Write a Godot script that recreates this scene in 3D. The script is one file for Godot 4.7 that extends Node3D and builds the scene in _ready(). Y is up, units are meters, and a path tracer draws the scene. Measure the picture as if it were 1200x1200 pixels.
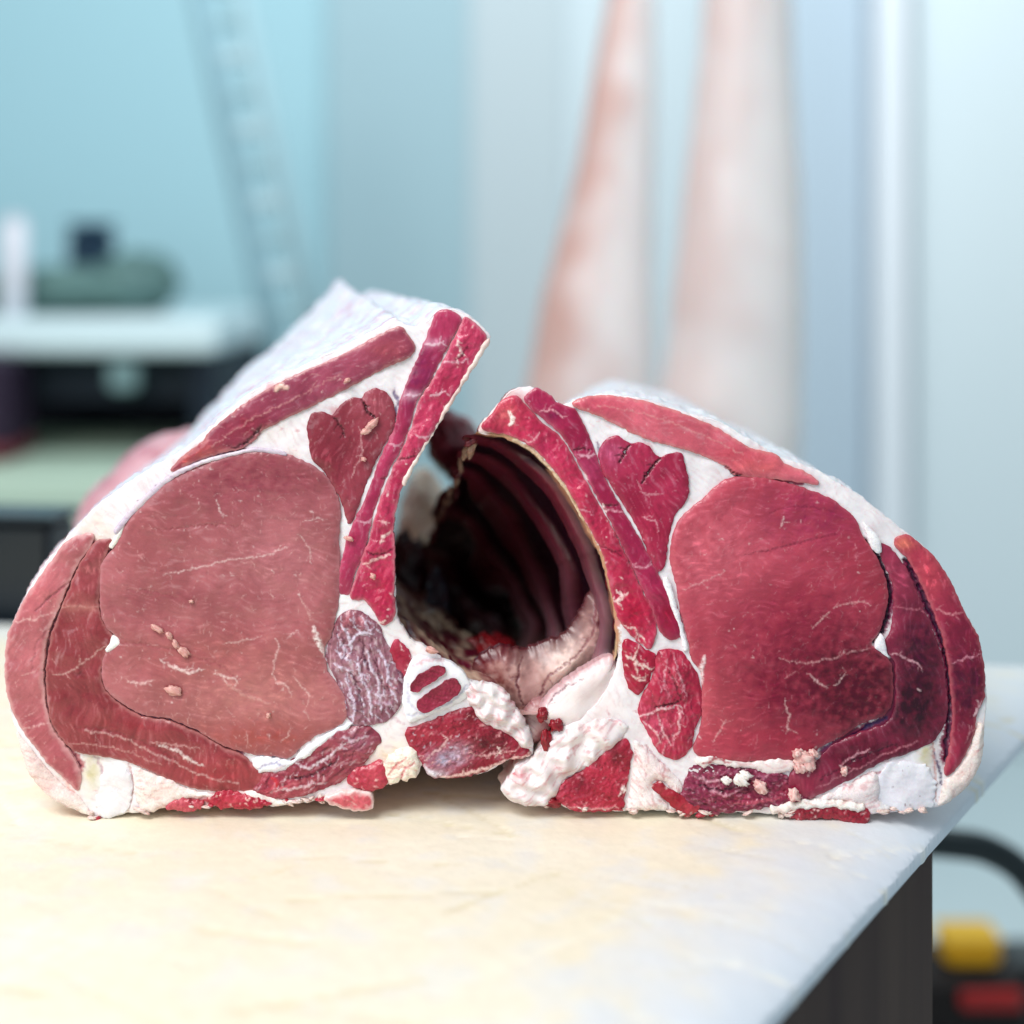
extends Node3D
# Outlines on the two cut faces are written in units of 0.4 mm (U), x to the right, y downwards, the board at y = 960.
const U := 0.0004
const BASE := 960.0
const EYE := 0.264
const DIST := 0.697

var noise_cache := {}
var rng := RandomNumberGenerator.new()
var M := {}

# ---------------------------------------------------------------- small helpers
func nz(freq: float, s: int, oct := 3) -> FastNoiseLite:
	var key := "%f/%d/%d" % [freq, s, oct]
	if not noise_cache.has(key):
		var n := FastNoiseLite.new()
		n.noise_type = FastNoiseLite.TYPE_SIMPLEX_SMOOTH
		n.frequency = freq
		n.seed = s
		n.fractal_octaves = oct
		noise_cache[key] = n
	return noise_cache[key]

func lin(h: String) -> Color:
	return Color.html(h).srgb_to_linear()

func cut(x: float, y: float, z := 0.0) -> Vector3:
	return Vector3((x - 600.0) * U, (BASE - y) * U, z * U)

# a point further back (metres behind the cut faces), given where the line of sight through a point of the cut plane goes
func at(x: float, y: float, back: float) -> Vector3:
	var k := (DIST + back) / DIST
	return Vector3((x - 600.0) * U * k, EYE - (y - 300.0) * U * k, -back)

func pairs(a: Array) -> PackedVector2Array:
	var r := PackedVector2Array()
	for i in range(0, a.size(), 2):
		r.append(Vector2(a[i], a[i + 1]))
	return r

# closed smooth outline with an even step and a slightly ragged edge
func smooth(p: PackedVector2Array, step: float, rag: float, s := 1, closed := true) -> PackedVector2Array:
	var out := PackedVector2Array()
	var n := p.size()
	var na := nz(0.09, 40 + s, 3)
	var nb := nz(0.09, 90 + s, 3)
	for i in (n if closed else n - 1):
		var a := p[(i - 1 + n) % n] if closed or i > 0 else p[0]
		var b := p[i]
		var c := p[(i + 1) % n]
		var d := p[(i + 2) % n] if closed or i < n - 2 else p[n - 1]
		var l := b.distance_to(c)
		var k := maxi(1, int(l / step))
		var ta := (c - a) * 0.38
		var tb := (d - b) * 0.38
		ta = ta.limit_length(l)
		tb = tb.limit_length(l)
		for j in k:
			var t := float(j) / k
			var t2 := t * t
			var t3 := t2 * t
			var q := b * (2 * t3 - 3 * t2 + 1) + ta * (t3 - 2 * t2 + t) + c * (-2 * t3 + 3 * t2) + tb * (t3 - t2)
			if rag > 0.0:
				q += Vector2(na.get_noise_2d(q.x, q.y), nb.get_noise_2d(q.x, q.y)) * rag
			out.append(q)
	if not closed:
		out.append(p[n - 1])
	return out

func straight(p: PackedVector2Array, step: float) -> PackedVector2Array:
	var out := PackedVector2Array()
	for i in p.size():
		var q := p[(i + 1) % p.size()]
		var k := maxi(1, int(p[i].distance_to(q) / step))
		for j in k:
			out.append(p[i].lerp(q, float(j) / k))
	return out

func numbered(parent: Node, called: String) -> String:
	if not parent.has_node(called):
		return called
	var k := 1
	while parent.has_node("%s_%03d" % [called, k]):
		k += 1
	return "%s_%03d" % [called, k]

func put(parent: Node, called: String, mesh: Mesh, mat: Material, label := "") -> MeshInstance3D:
	var o := MeshInstance3D.new()
	o.name = numbered(parent, called)
	o.mesh = mesh
	o.material_override = mat
	if label:
		o.set_meta("label", label)
	parent.add_child(o, true)
	return o

func thing(called: String, label: String, category: String, where: Vector3, group := "") -> Node3D:
	var o := Node3D.new()
	o.name = numbered(self, called)
	o.position = where
	o.set_meta("label", label)
	o.set_meta("category", category)
	if group:
		o.set_meta("group", group)
	add_child(o, true)
	return o

func tag(o: Node, label: String, category: String, group := "") -> void:
	o.set_meta("label", label)
	o.set_meta("category", category)
	if group:
		o.set_meta("group", group)

func build(v: PackedVector3Array, c: PackedColorArray, idx: PackedInt32Array) -> ArrayMesh:
	var arr := []
	arr.resize(Mesh.ARRAY_MAX)
	arr[Mesh.ARRAY_VERTEX] = v
	arr[Mesh.ARRAY_COLOR] = c
	arr[Mesh.ARRAY_INDEX] = idx
	var st := SurfaceTool.new()
	st.create_from_arrays(arr)
	st.generate_normals()
	return st.commit()

# ---------------------------------------------------------------- a piece of a cut face: outline, bulge, rounded rim, grain
func shade(x: float, y: float, d: float, o: Dictionary) -> Color:
	var c: Array = o.lc
	var s: int = o.s
	var low: float = nz(o.get("f1", 0.012), 3 + s, 3).get_noise_2d(x, y)
	var mid: float = nz(o.get("f2", 0.07), 7 + s, 3).get_noise_2d(x, y)
	var a: float = o.get("fib", 0.3)
	var wx: float = x + nz(0.013, 61 + s, 2).get_noise_2d(x, y) * 13.0
	var wy: float = y + nz(0.013, 67 + s, 2).get_noise_2d(x, y) * 13.0
	var u := wx * cos(a) + wy * sin(a)
	var v := -wx * sin(a) + wy * cos(a)
	var fb: float = nz(0.16, 11 + s, 3).get_noise_2d(u * 0.22, v)
	var fine: float = nz(0.45, 17 + s, 2).get_noise_2d(x, y)
	var col: Color = c[0].lerp(c[1], clampf(0.5 + low * 1.5 + mid * 0.5, 0.0, 1.0))
	var base_lum: float = maxf(col.get_luminance(), 0.001)
	col = col.lerp(c[2], clampf((-fb - 0.12) * 2.0 * o.get("fs", 0.5), 0.0, 0.8))
	if c.size() > 3:
		col = col.lerp(c[3], clampf((fb - 0.22 + mid * 0.25) * 2.6 * o.get("ms", 0.5), 0.0, 0.85))
	var grain: float = clampf(col.get_luminance() / base_lum, 0.5, 1.9)
	for t in o.tn:
		var w: float = exp(-(((x - t[0]) / t[2]) ** 2 + ((y - t[1]) / t[3]) ** 2)) * t[5]
		var tc: Color = t[4]
		col = col.lerp(Color(tc.r * grain, tc.g * grain, tc.b * grain), clampf(w * (1.0 + mid * 0.7), 0.0, 1.0))
	var k: float = 1.0 + fine * o.get("spk", 0.22) * (0.5 if o.c.size() > 3 else 1.0)
	col = Color(col.r * k, col.g * k, col.b * k)
	if o.has("lrim"):
		var wdt: float = o.rimw * (1.0 + mid * 0.8)
		col = col.lerp(o.lrim, clampf(1.0 - d / wdt, 0.0, 1.0) * o.get("rima", 0.7))
	return col

func patch(parent: Node, called: String, pts: Array, o: Dictionary, mat: Material, label := "") -> MeshInstance3D:
	var g: float = o.get("g", 1.35)
	var s: int = o.get("s", 1)
	o.s = s
	o.lc = []
	for h in o.c:
		o.lc.append(lin(h))
	o.tn = []
	for t in o.get("tones", []):
		o.tn.append([t[0], t[1], t[2], t[3], lin(t[4]), t[5]])
	if o.has("rim"):
		o.lrim = lin(o.rim)
		o.rimw = o.get("rimw", 4.0)
	var r: float = o.get("r", 3.5)
	var poly := straight(pairs(pts), o.step) if o.has("straight") else smooth(pairs(pts), o.get("step", 2.2), o.get("rag", 1.5), s)
	var grow: float = o.get("grow", 0.0 if mat != M.meat else 2.0)
	if grow != 0.0:
		var fat_ := Geometry2D.offset_polygon(poly, grow)
		if fat_.size():
			poly = fat_[0]
	var lo := poly[0]
	var hi := poly[0]
	for p in poly:
		lo = lo.min(p)
		hi = hi.max(p)
	lo -= Vector2(g, g) * 1.5
	hi += Vector2(g, g) * 1.5
	var nx := int((hi.x - lo.x) / g) + 2
	var ny := int((hi.y - lo.y) / g) + 2
	var band: float = maxf(r * 3.0, o.get("rimw", 0.0)) + g * 2.2
	var dist := PackedFloat32Array()
	dist.resize(nx * ny)
	dist.fill(band)
	var near := PackedVector2Array()
	near.resize(nx * ny)
	var ins := PackedByteArray()
	ins.resize(nx * ny)
	var n := poly.size()
	for i in n:
		var a := poly[i]
		var b := poly[(i + 1) % n]
		var ab := b - a
		var l2 := maxf(ab.length_squared(), 1e-9)
		var i0 := maxi(0, int((minf(a.x, b.x) - band - lo.x) / g))
		var i1 := mini(nx - 1, int((maxf(a.x, b.x) + band - lo.x) / g) + 1)
		var j0 := maxi(0, int((minf(a.y, b.y) - band - lo.y) / g))
		var j1 := mini(ny - 1, int((maxf(a.y, b.y) + band - lo.y) / g) + 1)
		for j in range(j0, j1 + 1):
			for k in range(i0, i1 + 1):
				var p := Vector2(lo.x + k * g, lo.y + j * g)
				var q := a + ab * clampf((p - a).dot(ab) / l2, 0.0, 1.0)
				var dd := p.distance_to(q)
				if dd < dist[j * nx + k]:
					dist[j * nx + k] = dd
					near[j * nx + k] = q
	for j in ny:
		var y := lo.y + j * g
		var xs := PackedFloat32Array()
		for i in n:
			var a := poly[i]
			var b := poly[(i + 1) % n]
			if (a.y > y) != (b.y > y):
				xs.append(a.x + (y - a.y) / (b.y - a.y) * (b.x - a.x))
		xs.sort()
		for q in range(0, xs.size() - 1, 2):
			for k in range(maxi(0, int(ceil((xs[q] - lo.x) / g))), mini(nx - 1, int(floor((xs[q + 1] - lo.x) / g))) + 1):
				ins[j * nx + k] = 1
	# colour and height of every node
	var vid := PackedInt32Array()
	vid.resize(nx * ny)
	vid.fill(-1)
	var cell := PackedByteArray()
	cell.resize(nx * ny)
	for j in ny - 1:
		for k in nx - 1:
			var q := j * nx + k
			if ins[q] + ins[q + 1] + ins[q + nx] + ins[q + nx + 1] > 0:
				cell[q] = 1
	var pos := PackedVector2Array()
	var col := PackedColorArray()
	var hgt := PackedFloat32Array()
	var node_of := PackedInt32Array()
	var bulge: float = o.get("bulge", 4.0)
	var z0: float = o.get("z", 0.0)
	if mat == M.meat:
		bulge *= 0.66
		z0 += 0.9
	var na: float = o.get("na", 2.5)
	var nb: float = o.get("nb", 0.22)
	var n1 := nz(o.get("hf1", 0.018), 21 + s, o.get("hoct", 2))
	var n2 := nz(o.get("hf2", 0.11), 27 + s, 3)
	for q in nx * ny:
		var j := q / nx
		var k := q % nx
		var used := false
		if cell[q]: used = true
		elif k > 0 and cell[q - 1]: used = true
		elif j > 0 and cell[q - nx]: used = true
		elif j > 0 and k > 0 and cell[q - nx - 1]: used = true
		if not used:
			continue
		vid[q] = pos.size()
		var p := Vector2(lo.x + k * g, lo.y + j * g)
		var d := dist[q]
		if not ins[q]:
			p = near[q]
			d = 0.0
		pos.append(p)
		node_of.append(q)
		var e := 1.0 - exp(-d / r)
		hgt.append(z0 + bulge * e + (na * n1.get_noise_2d(p.x, p.y) + nb * n2.get_noise_2d(p.x, p.y)) * (0.35 + 0.65 * e))
		col.append(shade(p.x, p.y, d, o))
	# strokes: sinew, marbling, fissures; [colour, half width, relief, strength, x, y, x, y ...]
	var strokes: Array = o.get("strokes", []).duplicate()
	var manual := strokes.size()
	var rr := RandomNumberGenerator.new()
	rr.seed = 1000 + s * 77
	for f in o.get("flecks", []):   # [count, length, half width, colour, angle, spread, strength, relief]
		for i in f[0]:
			var p := Vector2(rr.randf_range(lo.x, hi.x), rr.randf_range(lo.y, hi.y))
			var an: float = f[4] + rr.randf_range(-f[5], f[5]) * 0.6 + nz(0.012, 137 + s, 2).get_noise_2d(p.x, p.y) * 1.3
			var l: float = f[1] * rr.randf_range(0.4, 1.5)
			var dir := Vector2(cos(an), sin(an)) * l
			var bend := Vector2(-dir.y, dir.x) * rr.randf_range(-0.25, 0.25)
			strokes.append([f[3], f[2] * rr.randf_range(0.6, 1.3), f[7], f[6] * rr.randf_range(0.4, 1.0), p.x, p.y, p.x + dir.x * 0.5 + bend.x, p.y + dir.y * 0.5 + bend.y, p.x + dir.x, p.y + dir.y])
	var c0_lum: float = maxf((o.lc[0] as Color).get_luminance(), 0.001)
	var stroke_no := -1
	var brk := nz(0.2, 133 + s, 2)
	var swirl := nz(0.012, 137 + s, 2)
	for st in strokes.slice(0, manual):
		if st[1] > 2.3 or st[3] < 0.55 or g > 3.0:
			continue
		for i in range(4, st.size() - 2, 2):
			for q in 2:
				if rr.randf() < 0.5:
					var b0 := Vector2(st[i], st[i + 1]).lerp(Vector2(st[i + 2], st[i + 3]), rr.randf())
					var bd := (Vector2(st[i + 2], st[i + 3]) - Vector2(st[i], st[i + 1])).normalized().rotated(rr.randf_range(0.5, 1.2) * (1 if rr.randf() < 0.5 else -1)) * rr.randf_range(4.0, 11.0)
					strokes.append([st[0], st[1] * 0.6, st[2] * 0.5, st[3] * 0.65, b0.x, b0.y, b0.x + bd.x * 0.6 + rr.randf_range(-1, 1), b0.y + bd.y * 0.6 + rr.randf_range(-1, 1), b0.x + bd.x, b0.y + bd.y])
	for st in strokes:
		stroke_no += 1
		var sc := lin(st[0])
		var raw := PackedVector2Array()
		for i in range(4, st.size(), 2):
			raw.append(Vector2(st[i], st[i + 1]))
		var line := smooth(raw, 3.0, 3.0, s + 5, false) if raw.size() > 2 else raw
		var w: float = st[1]
		for i in line.size() - 1:
			var a := line[i]
			var b := line[i + 1]
			var ab := b - a
			var l2 := maxf(ab.length_squared(), 1e-9)
			var reach := w * 1.6 + g
			for j in range(maxi(0, int((minf(a.y, b.y) - reach - lo.y) / g)), mini(ny - 1, int((maxf(a.y, b.y) + reach - lo.y) / g) + 1) + 1):
				for k in range(maxi(0, int((minf(a.x, b.x) - reach - lo.x) / g)), mini(nx - 1, int((maxf(a.x, b.x) + reach - lo.x) / g) + 1) + 1):
					var id := vid[j * nx + k]
					if id < 0:
						continue
					var p := pos[id]
					var t := clampf((p - a).dot(ab) / l2, 0.0, 1.0)
					var taper := sin(PI * clampf((i + t) / (line.size() - 1), 0.04, 0.96)) if line.size() < 40 else 1.0
					var ww := w * (0.45 + 0.55 * taper) * (1.0 + 0.5 * n2.get_noise_2d(p.x * 2.0, p.y * 2.0))
					var f := clampf(1.0 - (p.distance_to(a + ab * t) - ww * 0.45) / (ww * 0.9 + 0.25), 0.0, 1.0)
					if f <= 0.0:
						continue
					f = f * f * (3.0 - 2.0 * f)
					if st[1] < 3.5:
						f *= clampf(0.85 + 1.1 * brk.get_noise_2d(p.x, p.y), 0.15, 1.0) if st[2] >= 0.0 else clampf(0.95 + 0.8 * brk.get_noise_2d(p.x, p.y), 0.45, 1.0)
					var dim: float = clampf(col[id].get_luminance() / c0_lum, 0.12, 1.0) if stroke_no >= manual and mat == M.meat else 1.0
					col[id] = col[id].lerp(Color(sc.r * dim, sc.g * dim, sc.b * dim), f * st[3] * o.get("ink", 1.0))
					hgt[id] += st[2] * f * 0.4
	var v := PackedVector3Array()
	v.resize(pos.size())
	var org: Vector3 = o.get("org", Vector3.ZERO)
	for i in pos.size():
		v[i] = cut(pos[i].x, pos[i].y, hgt[i]) - org
	var idx := PackedInt32Array()
	var deep: float = o.get("deep", 9.0)
	for j in ny - 1:
		for k in nx - 1:
			var q := j * nx + k
			if not cell[q]:
				continue
			var a := vid[q]
			var b := vid[q + 1]
			var c := vid[q + nx + 1]
			var d := vid[q + nx]
			if (j + k) % 2 == 0:
				idx.append_array([a, b, c, a, c, d])
			else:
				idx.append_array([a, b, d, b, c, d])
			for e in [[a, b, q - nx], [b, c, q + 1], [c, d, q + nx], [d, a, q - 1]]:
				if e[2] >= 0 and e[2] < nx * ny and cell[e[2]]:
					continue
				var m := v.size()
				v.append(v[e[0]] - Vector3(0, 0, deep * U))
				v.append(v[e[1]] - Vector3(0, 0, deep * U))
				col.append(col[e[0]])
				col.append(col[e[1]])
				idx.append_array([e[1], e[0], m, e[1], m, m + 1])
	return put(parent, called, build(v, col, idx), mat, label)

# ---------------------------------------------------------------- lumps, lofts, tubes
func lump(parent: Node, called: String, centre: Vector3, radii: Vector3, o: Dictionary, mat: Material, label := "") -> MeshInstance3D:
	var nu: int = o.get("nu", 40)
	var nv: int = o.get("nv", 26)
	var s: int = o.get("s", 1)
	var n1 := nz(o.get("f1", 1.1), 31 + s, o.get("oct", 3))
	var n2 := nz(o.get("f2", 3.0), 37 + s, o.get("oct", 3))
	var c0 := lin(o.c[0])
	var c1 := lin(o.c[1])
	var c2 := lin(o.c[2])
	var turn := Basis.from_euler(o.get("turn", Vector3.ZERO))
	var v := PackedVector3Array()
	var c := PackedColorArray()
	var idx := PackedInt32Array()
	for j in nv + 1:
		for i in nu:
			var th := PI * j / nv
			var ph := TAU * i / nu
			var d := Vector3(sin(th) * cos(ph), cos(th), sin(th) * sin(ph))
			var a := n1.get_noise_3d(d.x, d.y, d.z)
			var b := n2.get_noise_3d(d.x, d.y, d.z)
			var k: float = 1.0 + o.get("a1", 0.25) * a + o.get("a2", 0.12) * b
			v.append(centre + turn * (d * radii * k))
			c.append(c0.lerp(c1, clampf(0.5 + a * 1.2, 0, 1)).lerp(c2, clampf((b - 0.1) * 2.2, 0, 0.9)))
			if j < nv:
				var p := j * nu + i
				var q := j * nu + (i + 1) % nu
				idx.append_array([p, q, p + nu, q, q + nu, p + nu])
	return put(parent, called, build(v, c, idx), mat, label)

# rings of equal length, joined one to the next
func loft(parent: Node, called: String, rings: Array, cols: Array, mat: Material, closed := true, capped := true, label := "") -> MeshInstance3D:
	var v := PackedVector3Array()
	var c := PackedColorArray()
	var idx := PackedInt32Array()
	var n: int = rings[0].size()
	for k in rings.size():
		v.append_array(rings[k])
		c.append_array(cols[k])
		if k == 0:
			continue
		for i in (n if closed else n - 1):
			var a := (k - 1) * n + i
			var b := (k - 1) * n + (i + 1) % n
			idx.append_array([a, b, a + n, b, b + n, a + n])
	if capped:
		for e in [0, rings.size() - 1]:
			var m := Vector3.ZERO
			for p in rings[e]:
				m += p / n
			v.append(m)
			c.append(cols[e][0])
			for i in n:
				var a: int = e * n + i
				var b: int = e * n + (i + 1) % n
				idx.append_array([v.size() - 1, b, a] if e == 0 else [v.size() - 1, a, b])
	return put(parent, called, build(v, c, idx), mat, label)

func tube(parent: Node, called: String, path: Array, radius: float, color: String, mat: Material, label := "") -> MeshInstance3D:
	var rings := []
	var cols := []
	var cc := lin(color)
	for k in path.size():
		var dir: Vector3 = (path[mini(k + 1, path.size() - 1)] - path[maxi(k - 1, 0)]).normalized()
		var side := dir.cross(Vector3(0.1, 0.2, 1)).normalized()
		var up := side.cross(dir)
		var ring := PackedVector3Array()
		var rc := PackedColorArray()
		for i in 20:
			ring.append(path[k] + (side * cos(TAU * i / 20) + up * sin(TAU * i / 20)) * radius)
			rc.append(cc)
		rings.append(ring)
		cols.append(rc)
	return loft(parent, called, rings, cols, mat, true, true, label)

# a box with chamfered edges, vertex coloured
func block(parent: Node, called: String, centre: Vector3, size: Vector3, color: String, mat: Material, bevel := 0.006, turn := 0.0, label := "") -> MeshInstance3D:
	var st := SurfaceTool.new()
	st.begin(Mesh.PRIMITIVE_TRIANGLES)
	st.set_smooth_group(-1)
	st.set_color(lin(color))
	var h := size / 2.0
	var b := minf(bevel, minf(h.x, minf(h.y, h.z)) * 0.8)
	var rings := []
	for e in [[-h.y, b], [-h.y + b, 0.0], [h.y - b, 0.0], [h.y, b]]:
		var x: float = h.x - e[1]
		var z: float = h.z - e[1]
		var r := PackedVector3Array()
		for p in [[x - b, -z], [x, -z + b], [x, z - b], [x - b, z], [-x + b, z], [-x, z - b], [-x, -z + b], [-x + b, -z]]:
			r.append(centre + Basis(Vector3.UP, turn) * Vector3(p[0], e[0], p[1]))
		rings.append(r)
	for k in 3:
		for i in 8:
			var j := (i + 1) % 8
			for p in [rings[k][i], rings[k][j], rings[k + 1][i], rings[k][j], rings[k + 1][j], rings[k + 1][i]]:
				st.add_vertex(p)
	for i in range(1, 7):
		for p in [rings[3][0], rings[3][i], rings[3][i + 1], rings[0][0], rings[0][i + 1], rings[0][i]]:
			st.add_vertex(p)
	st.generate_normals()
	return put(parent, called, st.commit(), mat, label)

func material(rough: float, spec: float, relief: float, freq: float, scale: float, s: int) -> StandardMaterial3D:
	var m := StandardMaterial3D.new()
	m.vertex_color_use_as_albedo = true
	m.roughness = rough
	m.metallic_specular = spec
	if relief > 0.0:
		var t := NoiseTexture2D.new()
		t.width = 512
		t.height = 512
		t.seamless = true
		var n := FastNoiseLite.new()
		n.seed = s
		n.frequency = freq
		n.fractal_octaves = 4
		t.noise = n
		m.heightmap_enabled = true
		m.heightmap_texture = t
		m.heightmap_scale = relief
		m.uv1_triplanar = true
		m.uv1_scale = Vector3.ONE * scale
	return m

# the body behind a cut face: the outline carried back along the loin, with fat outside
func body(parent: Node, called: String, pts: Array, org: Vector3, length: float, move: Callable, paint: Callable, s: int, mat: Material) -> MeshInstance3D:
	var poly := smooth(pairs(pts), 2.6, 1.6, s)
	var n := poly.size()
	var n1 := nz(0.02, 61 + s, 3)
	var n2 := nz(0.1, 67 + s, 3)
	var rings := []
	var cols := []
	var count := 64
	for k in count + 1:
		var t: float = pow(float(k) / count, 1.25)
		var ring := PackedVector3Array()
		var rc := PackedColorArray()
		for i in n:
			var p := poly[i]
			var tn := (poly[(i + 1) % n] - poly[(i - 1 + n) % n]).normalized()
			var out := Vector2(tn.y, -tn.x)
			var z := -t * length / U
			var puff: float = -1.2 + 2.6 * (1.0 - exp(-t * 40.0)) + (n1.get_noise_3d(p.x, p.y, z) * 7.0 + n2.get_noise_3d(p.x, p.y, z) * 0.7) * minf(1.0, t * 12.0)
			var q: Vector2 = move.call(p, t) + out * puff
			q.y = minf(q.y, BASE - 1.0)
			ring.append(cut(q.x, q.y, z - 2.8) - org)
			rc.append(paint.call(p, out, t, z))
		rings.append(ring)
		cols.append(rc)
	var flat := PackedVector2Array()
	for p in rings[count]:
		flat.append(Vector2(p.x, p.y))
	var cap := Geometry2D.triangulate_polygon(flat)
	put(parent, "rear_cut_face", build(rings[count], cols[count], cap), mat)
	return loft(parent, called, rings, cols, mat, true, false)

# ---------------------------------------------------------------- the scene
func _ready() -> void:
	rng.seed = 7
	set_view_and_light()
	M.meat = material(0.32, 0.36, 0.006, 0.03, 14.0, 3)
	M.meat.clearcoat_enabled = true
	M.meat.clearcoat = 0.3
	M.meat.clearcoat_roughness = 0.12
	M.meat.subsurf_scatter_enabled = true
	M.meat.subsurf_scatter_strength = 0.06
	M.fat = material(0.36, 0.45, 0.004, 0.02, 12.0, 5)
	M.fat.subsurf_scatter_enabled = true
	M.fat.subsurf_scatter_strength = 0.12
	M.marrow = material(0.42, 0.45, 0.02, 0.1, 14.0, 9)
	M.wet = material(0.3, 0.5, 0.0, 0.0, 1.0, 1)
	M.wet.subsurf_scatter_enabled = true
	M.wet.subsurf_scatter_strength = 0.15
	M.plain = material(0.6, 0.4, 0.0, 0.0, 1.0, 1)
	M.board = material(0.55, 0.4, 0.03, 0.02, 6.0, 11)
	M.steel = material(0.35, 0.5, 0.0, 0.0, 1.0, 1)
	M.gloss = material(0.3, 0.5, 0.0, 0.0, 1.0, 1)
	setting()
	back_of_shop()
	left_loin()
	right_loin()

func set_view_and_light() -> void:
	var near := 0.05
	var cam := Camera3D.new()
	cam.name = "camera"
	var lens_ := CameraAttributesPhysical.new()
	lens_.frustum_near = near
	lens_.frustum_far = 60.0
	lens_.frustum_focal_length = 35.0
	lens_.exposure_aperture = 35.0 / 20.0
	lens_.frustum_focus_distance = 0.695
	cam.attributes = lens_
	add_child(cam)
	cam.projection = Camera3D.PROJECTION_FRUSTUM
	cam.near = near
	cam.far = 60.0
	cam.size = near * 1200.0 * U / DIST
	cam.frustum_offset = Vector2(0.0, -300.0 * U / DIST * near)
	cam.position = Vector3(0, EYE, DIST)
	cam.current = true
	var we := WorldEnvironment.new()
	we.name = "environment"
	var e := Environment.new()
	e.background_mode = Environment.BG_COLOR
	e.background_color = Color(0.86, 0.93, 0.96)
	e.background_energy_multiplier = 0.42
	e.tonemap_mode = Environment.TONE_MAPPER_LINEAR
	e.tonemap_exposure = 1.18
	e.ssao_enabled = true
	e.ssil_enabled = true
	e.sdfgi_enabled = true
	we.environment = e
	add_child(we)
	lamp("ceiling_lamp", Vector3(-0.75, 1.55, 0.95), Vector3(0, 0.08, -0.05), Vector2(1.3, 0.7), 3.15, Color(1.0, 0.985, 0.98))
	lamp("added_sheen_lamp", Vector3(-1.15, 0.7, 1.25), Vector3(-0.05, 0.1, 0), Vector2(0.7, 0.8), 0.6, Color(0.96, 0.98, 1.0))  # unseen lamp added in front for sheen and left-to-right falloff
	lamp("ceiling_lamp", Vector3(0.3, 2.2, -0.9), Vector3(0.2, 1.4, -2.7), Vector2(2.4, 0.6), 4.5, Color(0.93, 0.98, 1.0))

func lamp(called: String, where: Vector3, to: Vector3, size: Vector2, energy: float, color: Color) -> void:
	var l := AreaLight3D.new()
	l.name = numbered(self, called)
	l.area_size = size
	l.area_normalize_energy = true
	l.light_energy = energy
	l.light_color = color
	l.shadow_enabled = true
	l.area_range = 12.0
	add_child(l, true)
	l.look_at_from_position(where, to)

func setting() -> void:
	var floor_ := put(self, "floor", slab([-3.5, -3.2, 3.5, -3.2, 3.5, 1.6, -3.5, 1.6], -0.95, -0.85, "c9d6d8"), M.steel)
	floor_.set_meta("kind", "structure")
	# the chopping table: a thick pale board on a dark stand
	var t := thing("butcher_table", "cream plastic butcher board with whitish edge on a dark brown stand", "table", Vector3.ZERO)
	var strokes := []
	var rr := RandomNumberGenerator.new()
	rr.seed = 5
	for i in 260:
		var x := rr.randf_range(-700, 1450)
		var y := rr.randf_range(0, 1700)
		var a := rr.randfn(0.15, 0.5)
		var l := rr.randf_range(40, 260)
		strokes.append([["e2d9b2", "fbf8e8", "d8cda6"][i % 3], rr.randf_range(1.5, 4.0), -1.5, rr.randf_range(0.08, 0.3), x, y, x + cos(a) * l * 0.5 + rr.randf_range(-6, 6), y + sin(a) * l * 0.5, x + cos(a) * l, y + sin(a) * l])
	var b := patch(t, "board", [-950, -130, 1542, 258, 452, 1960, -950, 1960], {"straight": true, "step": 12.0, "g": 8.0, "r": 34.0, "bulge": 24.0, "z": -24.0, "deep": 14.0, "na": 1.2, "nb": 0.25, "hf1": 0.004, "hf2": 0.02,  # rim blends the cream to bluish white towards the edge
		"c": ["f0e9d2", "f2ecd8", "ece4ca"], "fs": 0.25, "fib": 0.1, "f1": 0.003, "f2": 0.012, "spk": 0.05, "tones": [[420, 985, 260, 30, "c9a874", 0.15], [180, 960, 90, 26, "d2b284", 0.15], [880, 990, 200, 26, "d8bf92", 0.1]], "rim": "d9e3ee", "rimw": 240.0, "rima": 1.0, "s": 2, "strokes": strokes}, M.board)  # tones: tan contact shade in front of the meat, painted in
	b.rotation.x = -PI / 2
	put(t, "stand", slab([-0.55, -0.40, 0.16, -0.27, 0.205, -0.028, -0.062, 0.385, -0.55, 0.385], -0.85, -0.0135, "3a2e2c"), wood())

func wood() -> StandardMaterial3D:
	var m := StandardMaterial3D.new()
	var n := FastNoiseLite.new()
	n.seed = 4
	n.frequency = 0.01
	n.fractal_octaves = 4
	var t := NoiseTexture2D.new()
	t.width = 256
	t.height = 256
	t.seamless = true
	t.noise = n
	var g := Gradient.new()
	g.colors = PackedColorArray([Color.html("40363a"), Color.html("62564f")])
	t.color_ramp = g
	m.albedo_texture = t
	m.uv1_triplanar = true
	m.uv1_scale = Vector3(6.0, 0.4, 6.0)
	m.roughness = 0.85
	m.metallic_specular = 0.15
	return m

# an upright prism over a plan outline [x, z, x, z ...]
func slab(plan: Array, y0: float, y1: float, color: String) -> ArrayMesh:
	var p := pairs(plan)
	var st := SurfaceTool.new()
	st.begin(Mesh.PRIMITIVE_TRIANGLES)
	st.set_smooth_group(-1)
	st.set_color(lin(color))
	for i in p.size():
		var a := p[i]
		var c := p[(i + 1) % p.size()]
		for q in [Vector3(a.x, y0, a.y), Vector3(c.x, y0, c.y), Vector3(a.x, y1, a.y), Vector3(c.x, y0, c.y), Vector3(c.x, y1, c.y), Vector3(a.x, y1, a.y)]:
			st.add_vertex(q)
	var tri := Geometry2D.triangulate_polygon(p)
	for k in range(0, tri.size(), 3):
		for i in 3:
			var q := p[tri[k + i]]
			st.add_vertex(Vector3(q.x, y1, q.y))
		for i in [2, 1, 0]:
			var q := p[tri[k + i]]
			st.add_vertex(Vector3(q.x, y0, q.y))
	st.generate_normals()
	return st.commit()

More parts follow.
